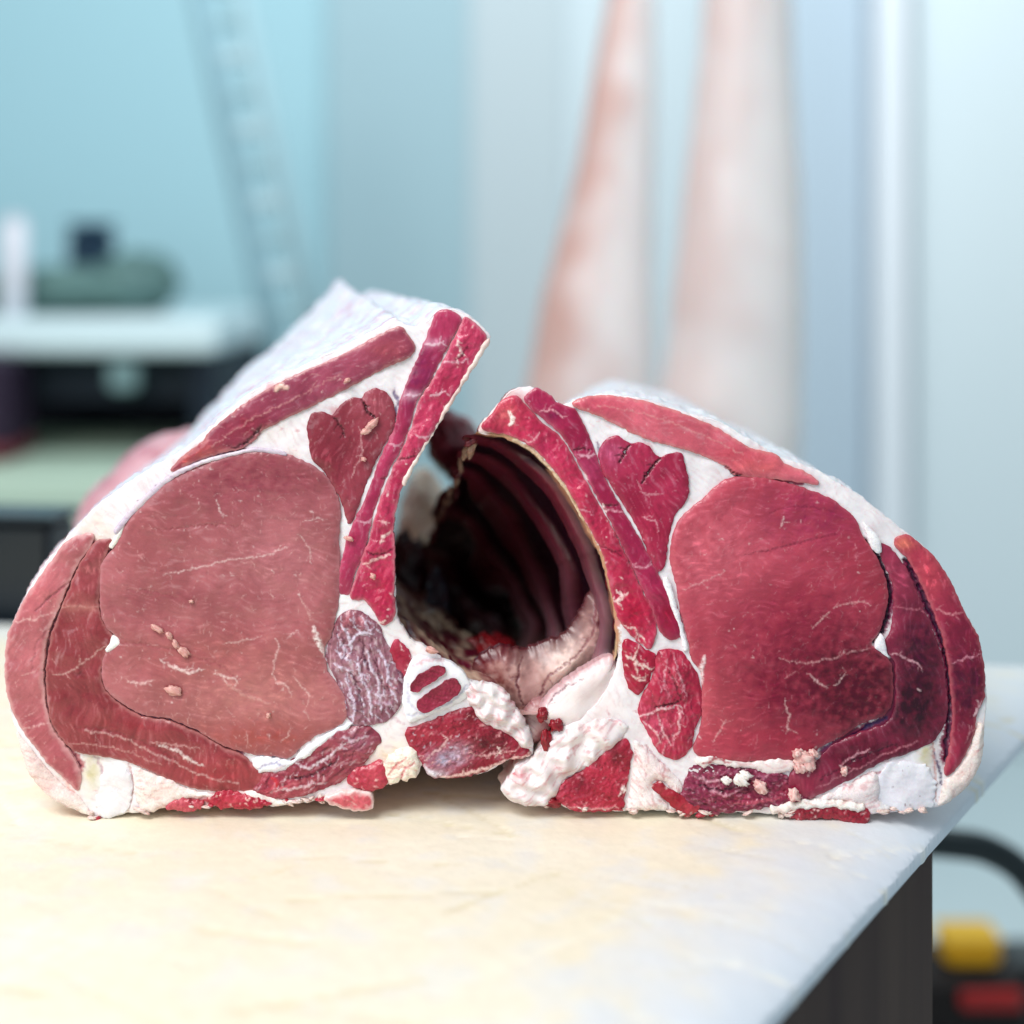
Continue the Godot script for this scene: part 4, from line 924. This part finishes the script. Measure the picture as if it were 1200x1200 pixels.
	patch(t, "outer_strip", [1050, 632, 1064, 629, 1092, 652, 1110, 678, 1128, 717, 1144, 746, 1151, 780, 1152, 813, 1143, 838, 1137, 867, 1122, 895, 1108, 906, 1114, 880, 1118, 840, 1117, 813, 1112, 770, 1100, 728, 1083, 688, 1066, 655, 1052, 641], {"org": org, "s": 35, "ink": 0.7, "c": ["8d2038", "a12d47", "721a2e", "b67281"], "fib": 1.2, "fs": 0.4, "ms": 0.4, "bulge": 6.0, "r": 6.0, "na": 3.0, "rim": "c06068", "rimw": 4.0, "rima": 0.6,
		"tones": [[1085, 670, 30, 40, "c04454", 0.8], [1058, 636, 12, 8, "de7864", 0.7], [1130, 800, 30, 60, "500c28", 0.95], [1125, 735, 25, 30, "781634", 0.7]],
		"strokes": [["d88890", 1.3, 0.4, 0.7, 1094, 712, 1112, 718, 1132, 716], ["d890a0", 1.2, 0.5, 0.7, 1116, 776, 1132, 770, 1148, 766], ["e8c0c4", 2.0, 0.8, 0.8, 1140, 838, 1146, 830, 1150, 822], ["d89aa0", 1.2, 0.4, 0.6, 1130, 870, 1138, 850]],
		"flecks": [[80, 8, 0.6, "cc8088", 1.2, 0.5, 0.45, 0.3]]}, M.meat)

	patch(t, "lobed_muscle", [703, 536, 705, 525, 711, 517, 722, 512, 734, 519, 740, 522, 750, 521, 760, 525, 769, 536, 776, 538, 786, 533, 797, 532, 801, 545, 805, 560, 804, 582, 790, 602, 782, 627, 777, 662, 770, 668, 764, 655, 752, 625, 738, 600, 722, 575, 708, 552], {"org": org, "s": 36, "c": ["951c3c", "a9294b", "781731", "ba7084"], "fib": 1.2, "fs": 0.5, "ms": 0.4, "bulge": 4.5, "r": 4.5, "tones": [[715, 530, 16, 16, "b95073", 0.7], [770, 620, 30, 30, "a0183a", 0.5]],
		"strokes": [["4c0c20", 1.8, -4.0, 0.9, 737, 521, 731, 532, 725, 542], ["4c0c20", 1.8, -4.0, 0.9, 772, 538, 762, 550, 752, 566], ["d08c98", 1.0, 0.4, 0.7, 750, 576, 762, 580, 776, 578], ["d894a0", 0.9, 0.4, 0.7, 754, 606, 766, 610, 772, 622], ["d894a0", 0.9, 0.4, 0.6, 752, 575, 746, 562]],
		"flecks": [[90, 6, 0.6, "c88090", 1.2, 0.6, 0.5, 0.3]]}, M.meat)

	patch(t, "rib_muscle", [566, 500, 578, 486, 590, 470, 604, 466, 616, 477, 634, 496, 654, 512, 669, 534, 686, 567, 708, 605, 731, 650, 753, 697, 763, 714, 767, 738, 762, 758, 748, 750, 730, 730, 722, 712, 709, 652, 686, 607, 664, 567, 629, 526, 596, 508, 580, 506], {"org": org, "s": 37, "c": ["ad2244", "c32f53", "8c1b37", "c97388"], "fib": 1.1, "fs": 0.45, "ms": 0.4, "bulge": 4.5, "r": 4.0, "na": 5.0, "nb": 1.3, "rim": "cc6c78", "rimw": 3.0, "rima": 0.5,
		"tones": [[592, 484, 16, 16, "cd5a60", 0.7], [640, 530, 24, 24, "b42854", 0.5], [740, 720, 24, 30, "b21036", 0.7]],
		"strokes": [["fbe8e0", 2.6, 1.6, 0.95, 597, 482, 601, 490, 597, 498], ["e0a0a8", 1.2, 0.5, 0.7, 612, 515, 622, 518, 632, 506], ["f0d0cc", 1.8, 1.0, 0.85, 686, 612, 690, 622, 696, 640], ["f0d0cc", 1.8, 1.0, 0.85, 722, 690, 728, 698, 724, 706], ["eec4c0", 1.5, 0.8, 0.8, 716, 704, 728, 702, 736, 694], ["eec4c0", 1.4, 0.8, 0.8, 730, 732, 742, 736, 756, 752], ["d88c9c", 1.0, 0.4, 0.6, 660, 600, 680, 596, 696, 604], ["660c28", 1.3, -1.4, 0.6, 700, 640, 716, 644, 730, 652]],
		"flecks": [[130, 6, 0.7, "dc94a0", 1.1, 0.8, 0.5, 0.4], [40, 3, 0.9, "f0d0cc", 1.1, 1.5, 0.6, 0.4]]}, M.meat)
	patch(t, "rib_muscle", [616, 466, 628, 457, 640, 462, 654, 474, 672, 481, 684, 500, 696, 531, 708, 562, 728, 598, 748, 632, 768, 670, 788, 702, 796, 724, 799, 742, 787, 748, 774, 738, 767, 718, 757, 695, 735, 648, 713, 603, 692, 565, 674, 532, 659, 509, 640, 492, 622, 476], {"org": org, "s": 38, "c": ["951840", "a9254f", "781434", "ba6e86"], "fib": 1.1, "fs": 0.45, "ms": 0.4, "bulge": 4.5, "r": 4.0, "rim": "c46c7c", "rimw": 2.5, "rima": 0.5,
		"tones": [[648, 486, 14, 8, "780e3e", 0.7], [690, 548, 20, 20, "b03c64", 0.6], [780, 720, 18, 30, "880a2c", 0.8]],
		"strokes": [["dc98a4", 1.2, 0.4, 0.7, 632, 482, 648, 480, 660, 490], ["dca0b0", 1.6, 0.4, 0.8, 676, 532, 686, 534, 698, 532], ["dc98a8", 1.3, 0.4, 0.7, 708, 598, 720, 598, 730, 600], ["dc98a8", 1.2, 0.4, 0.7, 738, 664, 752, 664, 766, 660], ["560a24", 1.4, -2.0, 0.7, 672, 528, 684, 526, 694, 526], ["560a24", 1.4, -2.0, 0.7, 704, 592, 716, 592, 724, 592], ["f4d8d4", 1.6, 0.8, 0.85, 684, 554, 688, 562], ["f4d8d4", 1.6, 0.8, 0.85, 706, 590, 710, 600]],
		"flecks": [[70, 6, 0.6, "d088a0", 1.1, 0.6, 0.5, 0.3]]}, M.meat)
	patch(t, "lower_rib_muscle", [732, 752, 746, 756, 757, 764, 766, 768, 765, 780, 757, 800, 748, 812, 740, 806, 734, 792, 731, 772], {"org": org, "s": 39, "c": ["a51837", "bb2545", "86142c", "c56e80"], "fib": 0.5, "bulge": 4.5, "r": 4.0, "rag": 2.0, "nb": 1.6, "strokes": [["f0d0c8", 1.7, 1.0, 0.9, 734, 766, 744, 774, 756, 780, 764, 784], ["eec8c0", 1.4, 1.0, 0.8, 740, 790, 748, 796, 756, 796], ["eec8c0", 1.4, 1.0, 0.8, 748, 756, 744, 770, 746, 790]], "flecks": [[16, 5, 0.8, "f0c8c4", 1.0, 1.5, 0.7, 0.5]]}, M.meat)
	patch(t, "sinewy_muscle", [772, 766, 784, 762, 798, 766, 806, 776, 816, 792, 821, 815, 821, 835, 812, 855, 808, 876, 794, 888, 778, 884, 768, 872, 758, 852, 750, 836, 752, 820, 764, 798], {"org": org, "s": 40, "c": ["ab2440", "c1314f", "8a1d34", "c87586"], "fib": 1.5, "fs": 0.7, "ms": 0.6, "bulge": 6.0, "r": 5.5, "na": 5.0, "nb": 1.8, "tones": [[765, 850, 22, 26, "be4660", 0.7], [805, 815, 16, 40, "8c0e2e", 0.7]],
		"strokes": [["e8bcc0", 1.4, 0.9, 0.8, 750, 838, 768, 832, 790, 826, 798, 828], ["5c0c22", 1.6, -2.4, 0.8, 768, 828, 784, 824, 796, 822], ["e4b0b4", 1.2, 0.8, 0.7, 796, 830, 796, 848, 790, 862], ["e4b0b4", 1.2, 0.8, 0.7, 770, 836, 776, 855, 786, 872], ["e8b8bc", 1.2, 0.8, 0.8, 754, 846, 768, 856, 774, 870], ["e0a0ac", 1.0, 0.6, 0.6, 780, 770, 778, 790, 774, 810], ["e0a0ac", 1.0, 0.6, 0.6, 790, 770, 796, 790, 804, 815], ["5c0c22", 1.4, -2.0, 0.6, 784, 785, 792, 805, 798, 820]],
		"flecks": [[90, 9, 0.7, "dc9aa4", 1.5, 0.4, 0.5, 0.5], [70, 9, 0.8, "6c1030", 1.5, 0.4, 0.5, -0.7]]}, M.meat)
	patch(t, "vertebra_bone", [650, 934, 662, 915, 690, 897, 708, 882, 722, 870, 734, 866, 741, 880, 738, 905, 732, 930, 730, 948, 700, 951, 672, 949], {"org": org, "s": 46, "c": ["a41631", "b62d46", "74061a", "c56078"], "fib": 2.4, "fs": 0.7, "ms": 0.4, "bulge": 3.5, "r": 4.5, "z": 0.8, "spk": 0.4, "nb": 1.6, "hf2": 0.22, "rag": 2.2, "tones": [[725, 885, 12, 14, "71081c", 0.8], [680, 920, 20, 12, "7f102a", 0.7], [690, 944, 30, 6, "b63a4d", 0.6], [715, 910, 14, 20, "af233b", 0.5]],
		"strokes": [["fff0ec", 2.0, 1.4, 0.95, 726, 926, 730, 922, 731, 928], ["e8a0a4", 1.4, 1.0, 0.7, 660, 944, 690, 946, 726, 946]],
		"flecks": [[100, 4, 0.8, "e08c98", 2.4, 1.5, 0.5, 0.6], [110, 5, 0.9, "6c0820", 2.4, 1.2, 0.55, -0.8]]}, M.marrow)
	patch(t, "bottom_muscle", [800, 932, 806, 910, 814, 898, 836, 898, 866, 902, 900, 904, 922, 912, 928, 926, 946, 936, 930, 940, 900, 944, 868, 948, 842, 952, 820, 950, 808, 944], {"org": org, "s": 47, "c": ["731b39", "8a2e4b", "500d25", "a7607a"], "fib": 0.3, "fs": 0.9, "ms": 0.8, "bulge": 5.0, "r": 4.5, "na": 5.0, "nb": 2.8, "hf2": 0.14, "rag": 2.8, "tones": [[870, 935, 50, 10, "7f1d38", 0.7], [925, 925, 18, 12, "993046", 0.6]],
		"strokes": [["d8a4b0", 1.4, 1.0, 0.7, 812, 908, 830, 915, 850, 912], ["c88898", 1.4, 1.0, 0.7, 830, 925, 852, 930, 870, 922], ["3c081e", 1.6, -2.0, 0.8, 820, 920, 845, 925, 870, 915, 890, 918], ["b85064", 2.2, 1.4, 0.7, 880, 915, 892, 922, 898, 918], ["b85064", 2.2, 1.4, 0.7, 860, 940, 890, 938, 915, 932]],
		"flecks": [[120, 6, 0.9, "c88c9c", 0.3, 1.0, 0.6, 0.8], [110, 7, 1.0, "480a24", 0.3, 1.0, 0.6, -1.0]]}, M.meat)
	patch(t, "silver_skin", [814, 890, 828, 883, 852, 880, 858, 889, 880, 892, 904, 889, 922, 890, 936, 893, 930, 900, 914, 906, 900, 907, 880, 900, 856, 898, 836, 894, 824, 898], {"org": org, "s": 48, "c": ["f0dcd8", "f8eeea", "d8a4a4"], "z": 2.5, "bulge": 3.0, "r": 2.5, "rag": 3.0, "fs": 0.7, "spk": 0.08, "strokes": [["b03848", 2.0, -0.6, 0.7, 822, 894, 840, 888, 856, 892]]}, M.fat)
	patch(t, "seam_fat", [1024, 757, 1031, 742, 1036, 748, 1038, 762, 1041, 770, 1032, 764], {"org": org, "s": 49, "c": ["f4e8ec", "f8f2f4", "dcc8d4"], "z": 4.0, "bulge": 2.0, "r": 2.0, "rag": 1.0}, M.fat)
	patch(t, "seam_fat", [1012, 612, 1030, 630, 1032, 646, 1026, 648, 1018, 636], {"org": org, "s": 50, "c": ["f2e6e8", "f8f0f0", "d8c4cc"], "z": 3.5, "bulge": 2.0, "r": 2.0, "rag": 1.0}, M.fat)
	patch(t, "sinew_strand", [782, 676, 788, 690, 795, 716, 803, 745, 806, 760, 801, 762, 797, 744, 788, 716, 780, 694, 776, 680], {"org": org, "s": 51, "c": ["f4eaec", "faf4f4", "dcc4cc"], "z": 3.0, "bulge": 2.5, "r": 2.0, "rag": 1.2}, M.fat)
	patch(t, "tendon_block", [1040, 897, 1062, 893, 1084, 899, 1095, 914, 1096, 934, 1089, 946, 1062, 950, 1044, 946, 1030, 938, 1028, 916], {"org": org, "s": 58, "c": ["e6e0e6", "f0eaee", "dccdd4"], "z": 0.4, "bulge": 1.8, "r": 3.0, "rag": 5.0, "spk": 0.06, "na": 3.0, "nb": 0.4, "flecks": [[10, 2, 0.9, "6c3040", 0.9, 1.5, 0.7, 0.0]]}, M.fat)
	patch(t, "outer_fat", [1108, 914, 1121, 904, 1136, 880, 1146, 848, 1153, 850, 1152, 880, 1146, 902, 1133, 922, 1113, 939, 1100, 945, 1103, 928], {"org": org, "s": 59, "c": ["ecd4cc", "f2e2da", "dab0a8"], "z": 0.5, "bulge": 6.0, "r": 6.0, "na": 4.0, "nb": 0.8, "hf2": 0.07, "fs": 0.7, "fib": -0.9, "flecks": [[16, 7, 1.0, "d08c8c", -0.9, 0.6, 0.5, -0.6]]}, M.fat)
	patch(t, "belly_fat", [958, 938, 980, 926, 1004, 914, 1024, 905, 1030, 918, 1030, 938, 1044, 948, 1020, 954, 1010, 944, 985, 938], {"org": org, "s": 60, "c": ["f0dedc", "f4e8e6", "dcaeb0"], "z": 0.5, "bulge": 4.5, "r": 4.0, "na": 4.0, "nb": 0.7, "hf2": 0.1, "rag": 2.5, "fs": 0.9, "fib": -0.5, "flecks": [[24, 9, 1.0, "c0384c", -0.45, 0.3, 0.6, -0.4]]}, M.fat)
	patch(t, "spine_fat", [744, 868, 756, 876, 770, 890, 790, 906, 800, 924, 792, 930, 776, 914, 764, 918, 784, 946, 760, 948, 736, 948, 738, 926, 742, 900], {"org": org, "s": 68, "c": ["f0dedc", "f6ecea", "d8a8a8"], "z": 0.5, "bulge": 5.0, "r": 4.5, "na": 4.0, "nb": 0.7, "hf2": 0.09, "rag": 2.0, "fs": 1.1, "fib": 0.95, "flecks": [[30, 10, 0.9, "cc8088", 0.95, 0.3, 0.6, -0.6]]}, M.fat)
	fringe(t, org, [620, 942, 660, 945, 700, 950, 760, 950, 820, 955, 900, 955, 940, 957], 26, 560)
	fringe(t, org, [1018, 953, 1040, 952, 1062, 951, 1090, 948], 8, 600)
	# white fat under the spine
	patch(t, "knobbly_fat", [588, 926, 596, 911, 612, 897, 634, 878, 656, 860, 682, 848, 714, 842, 736, 850, 728, 866, 708, 882, 688, 897, 662, 914, 650, 931, 638, 944, 608, 942, 594, 935], {"org": org, "s": 61, "c": ["e4d8d8", "f0e8e7", "d09ca2"], "z": 1.0, "bulge": 8.0, "r": 6.0, "na": 9.0, "nb": 0.25, "hf1": 0.042, "hoct": 1, "rag": 3.0, "fs": 1.0, "fib": -0.6, "spk": 0.05, "tones": [[608, 905, 10, 12, "d87480", 0.5], [690, 850, 26, 8, "f0d0cc", 0.6]], "flecks": [[16, 10, 1.2, "d08088", -0.6, 1.0, 0.6, -1.6], [12, 3, 1.5, "c84454", -0.6, 1.5, 0.6, 0.0]]}, M.fat)
	patch(t, "fat_fold", [636, 826, 656, 806, 678, 790, 702, 776, 718, 772, 727, 788, 720, 814, 704, 836, 684, 852, 660, 860, 642, 852, 632, 840], {"org": org, "s": 71, "c": ["ead8d6", "f2e4e2", "d8aeb0"], "z": -10.0, "bulge": 11.0, "r": 10.0, "na": 5.0, "nb": 0.15, "hf1": 0.02, "hoct": 1, "deep": 16.0, "fs": 0.3, "spk": 0.04, "fib": -0.7, "rim": "b87882", "rimw": 8.0, "strokes": [["7a5060", 1.0, -1.5, 0.6, 640, 838, 648, 820, 664, 806, 684, 796], ["a87080", 1.0, -1.0, 0.5, 690, 846, 704, 832, 716, 808]]}, M.wet)
	patch(t, "cavity_membrane", [552, 796, 570, 776, 590, 770, 612, 776, 636, 768, 662, 756, 682, 728, 698, 698, 716, 704, 722, 740, 718, 772, 700, 800, 664, 830, 640, 852, 600, 850, 566, 830], {"org": org, "s": 73, "c": ["caa09a", "d8b6ac", "a87272"], "z": -52.0, "bulge": 22.0, "r": 20.0, "na": 10.0, "nb": 0.2, "hf1": 0.018, "hoct": 1, "deep": 12.0, "fs": 0.4, "spk": 0.04, "fib": -0.7, "rag": 4.0, "rim": "4c1420", "rimw": 24.0, "rima": 0.95,  # rim fades to dark maroon, cavity shade put into the colour
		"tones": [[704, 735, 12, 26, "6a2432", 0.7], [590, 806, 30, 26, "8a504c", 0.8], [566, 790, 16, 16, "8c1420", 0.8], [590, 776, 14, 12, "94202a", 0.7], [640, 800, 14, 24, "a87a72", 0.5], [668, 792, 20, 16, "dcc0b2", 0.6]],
		"strokes": [["5c1c2a", 1.6, -2.0, 0.7, 612, 782, 606, 806, 612, 838], ["7a3c44", 1.4, -1.6, 0.6, 700, 716, 696, 752, 676, 780, 646, 800, 634, 826]]}, M.wet)
	patch(t, "fat_fold", [612, 846, 626, 828, 642, 830, 650, 846, 642, 866, 628, 880, 614, 872], {"org": org, "s": 75, "c": ["d4aeac", "e2c6c2", "b06c74"], "z": -26.0, "bulge": 12.0, "r": 8.0, "na": 5.0, "hf1": 0.03, "hoct": 1, "deep": 20.0, "rim": "8c3c48", "rimw": 9.0, "fs": 0.6, "spk": 0.05, "tones": [[640, 846, 8, 12, "b01c30", 0.85], [636, 866, 6, 10, "b83040", 0.6]]}, M.wet)
	for k in [[652, 850, 7, 6, 81], [636, 838, 5, 7, 82], [640, 868, 5, 10, 83], [648, 940, 9, 5, 84]]:
		lump(t, "blood_clot", cut(k[0], k[1], -1.0) - org, Vector3(k[2] * 1.2, k[3] * 1.2, 5) * U, {"c": ["7e0a1a", "961828", "580410"], "a1": 0.7, "a2": 0.08, "f1": 1.0, "nu": 20, "nv": 14, "s": k[4]}, M.gloss)
	patch(t, "red_scrap", [766, 922, 772, 918, 784, 926, 800, 934, 816, 942, 816, 949, 806, 953, 796, 951, 784, 938], {"org": org, "s": 52, "c": ["94182a", "b03644", "640818"], "z": 1.0, "bulge": 3.5, "r": 3.0, "nb": 2.0, "rag": 2.5, "flecks": [[12, 3, 1.0, "f8dcd8", 1, 1.5, 0.8, 0.8]]}, M.meat)
	patch(t, "red_scrap", [918, 952, 940, 945, 962, 944, 984, 947, 1004, 952, 1014, 948, 1018, 958, 1012, 964, 998, 964, 980, 957, 950, 957, 930, 957], {"org": org, "s": 53, "c": ["8c1a2c", "ac3a48", "580a18"], "z": 2.0, "bulge": 4.0, "r": 3.0, "nb": 2.4, "hf2": 0.2, "rag": 3.0, "flecks": [[26, 4, 0.9, "f0c8c4", 0, 1.5, 0.7, 0.8]]}, M.meat)
	patch(t, "fat_scrap", [902, 944, 930, 938, 960, 936, 990, 938, 1012, 942, 1008, 950, 985, 947, 955, 945, 925, 950, 906, 952], {"org": org, "s": 54, "c": ["f4e6dc", "f8f0ea", "e4b8b0"], "z": 4.0, "bulge": 4.0, "r": 3.0, "nb": 0.9, "hf2": 0.1, "rag": 3.6, "fs": 1.0}, M.fat)
	for k in [[866, 912, 9, 6, 0.5], [872, 906, 7, 5, 0.2], [940, 886, 12, 8, 0.2], [946, 893, 9, 7, 0.9], [936, 897, 7, 6, 0.4], [952, 880, 6, 4, 0.7], [934, 880, 5, 5, 0.2], [988, 901, 4, 5, 0.1], [890, 919, 9, 6, 0.8], [850, 912, 6, 4, 0.2], [930, 929, 8, 6, 1.0]]:
		lump(t, "crumb", cut(k[0], k[1], 8.0) - org, Vector3(k[2], k[3], 4.0) * U, {"c": ["e4a8a0", "f0ccc4", "c86c70"] if k[0] > 875 else ["f6e8e0", "faf2ec", "e8c4bc"], "a1": 0.6, "a2": 0.4, "nu": 18, "nv": 12, "s": int(k[0]), "turn": Vector3(0, 0, -k[4])}, M.fat)
	rib_cavity(t, org)

# the hollow side: ribs under dark skin, partly painted shade, curving away from the cut edge
func rib_cavity(t: Node3D, org: Vector3) -> void:
	var near_edge := smooth(pairs([559, 505, 578, 509, 595, 512, 629, 531, 662, 571, 685, 609, 707, 654, 720, 704, 724, 735, 721, 768, 709, 794, 690, 814, 668, 828, 640, 836, 610, 838]), 4.0, 1.0, 3, false)
	var far_edge := pairs([492, 655, 500, 662, 508, 672, 518, 690, 526, 708, 530, 724, 528, 742, 518, 756, 500, 764, 480, 768])
	var n := near_edge.size()
	var n1 := nz(0.03, 301, 3)
	var n2 := nz(0.12, 305, 3)
	var rings := []
	var cols := []
	var count := 110
	for k in count + 1:
		var f := float(k) / count
		var ring := PackedVector3Array()
		var rc := PackedColorArray()
		for i in n:
			var u := float(i) / (n - 1)
			var b := u * (far_edge.size() - 1)
			var bi := mini(int(b), far_edge.size() - 2)
			var q := far_edge[bi].lerp(far_edge[bi + 1], b - bi)
			var p := near_edge[i].lerp(q, f)
			var back := 0.0009 + 0.26 * f
			# ribs stand proud as bands parallel to the cut edge
			var w := n1.get_noise_2d(i * 0.35, k * 0.35)
			var rib := 0.5 + 0.5 * cos((pow(f, 0.7) * 5.0 + 1.0 * w + 0.1 * sin(u * 5.0) + 0.42) * TAU)
			rib = smoothstep(0.25, 0.85, rib)
			var v := at(p.x, p.y, back)
			var inward := Vector3(-0.7, 0.15, 0.35).normalized()
			v += inward * (rib * 0.0055 * smoothstep(0.0, 0.05, f) + 0.0012 * n2.get_noise_2d(i * 0.4, k * 0.4))
			ring.append(v - org)
			var low := smoothstep(0.66, 0.86, u + 0.08 * w)
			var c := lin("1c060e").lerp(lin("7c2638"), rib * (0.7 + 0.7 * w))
			c = c.lerp(lin("9c7480"), rib * rib * (0.55 + 0.8 * w) * smoothstep(0.3, 0.7, u))  # lavender grey highlight painted onto the rib crests
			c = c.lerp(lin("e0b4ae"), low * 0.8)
			if f < 0.024 + 0.03 * w:
				c = lin("d8b48c").lerp(lin("8c2a2c"), clampf(0.35 + w * 1.6 + (0.5 if f > 0.014 else 0.0), 0.0, 1.0)) if u < 0.72 else c
			rc.append(c)
		rings.append(ring)
		cols.append(rc)
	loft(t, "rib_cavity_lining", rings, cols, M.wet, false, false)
	# ragged rim at the far end of the ribs
	var rr := RandomNumberGenerator.new()
	rr.seed = 77
	for k in 26:
		var f := pow(rr.randf(), 0.8)
		var p := Vector2(556, 518).lerp(Vector2(493, 656), f) + Vector2(rr.randf_range(-4, 4), rr.randf_range(-5, 5))
		var pale := rr.randf() < 0.3
		lump(t, "ragged_rim_scrap", at(p.x, p.y, 0.008 + 0.25 * f) - org, Vector3(rr.randf_range(2.5, 5), rr.randf_range(5, 11), 4.0) * U, {"c": ["b48a70", "c8a488", "8c4a48"] if pale else ["5c1a26", "7c3034", "340a14"], "a1": 0.6, "a2": 0.3, "nu": 16, "nv": 12, "s": 400 + k, "turn": Vector3(0, 0, rr.randf_range(-1.0, 0.1))}, M.fat)
	lump(t, "rear_meat_lump", at(531, 520, 0.2) - org, Vector3(0.0155, 0.022, 0.02), {"c": ["6e1c2c", "8e3244", "3c0c16"], "a1": 0.3, "a2": 0.1, "s": 91, "turn": Vector3(0, 0, 0.5)}, M.gloss)
	for k in [[497, 578, 0.011, 0.017, 92], [488, 612, 0.013, 0.021, 93], [506, 600, 0.012, 0.019, 94], [478, 640, 0.012, 0.014, 95]]:
		lump(t, "kidney_fat", at(k[0], k[1], 0.31) - org, Vector3(k[2], k[3], 0.014), {"c": ["f0dcc6", "f6e8d8", "d8b09c"], "a1": 0.3, "a2": 0.08, "s": k[4]}, M.fat)
	for k in [[505, 740, 0.016, 0.009, "d8c0a0", "e6d2b8", 96, 0.1, -0.5], [535, 758, 0.014, 0.008, "d6bca0", "e8d6bc", 97, 0.1, -0.4], [566, 775, 0.011, 0.014, "a01822", "c03038", 98, 0.09, 0.0], [586, 770, 0.008, 0.012, "9c1824", "b02c34", 99, 0.09, 0.0], [480, 690, 0.012, 0.03, "241018", "3a1a22", 100, 0.2, 0.0], [512, 715, 0.007, 0.02, "2c2034", "485064", 101, 0.17, 0.0], [540, 690, 0.03, 0.03, "2a0c14", "3c121c", 102, 0.24, 0.0]]:
		lump(t, "cavity_tissue", at(k[0], k[1], k[7]) - org, Vector3(k[2], k[3], 0.011), {"c": [k[4], k[5], "601420"], "a1": 0.4, "a2": 0.2, "s": k[6], "turn": Vector3(0, 0, k[8])}, M.gloss)

# small torn bits hanging along a lower edge
func fringe(t: Node3D, org: Vector3, line: Array, count: int, s: int) -> void:
	var p := pairs(line)
	var rr := RandomNumberGenerator.new()
	rr.seed = s
	for k in count:
		var b := rr.randf() * (p.size() - 1.001)
		var q := p[int(b)].lerp(p[int(b) + 1], b - int(b)) + Vector2(rr.randf_range(-3, 3), rr.randf_range(-4, 0.5))
		var red := rr.randf() < 0.25
		lump(t, "torn_scrap", cut(q.x, q.y, rr.randf_range(-4, 3)) - org, Vector3(rr.randf_range(3, 8), rr.randf_range(1.5, 2.8), rr.randf_range(3, 5)) * U, {"c": ["b42c40", "c84858", "8c1428"] if red else ["e2c4ba", "ecd6cc", "cc8c88"], "a1": 0.6, "a2": 0.4, "nu": 16, "nv": 10, "s": s + k, "turn": Vector3(0, 0, rr.randf_range(-0.5, 0.5))}, M.fat)
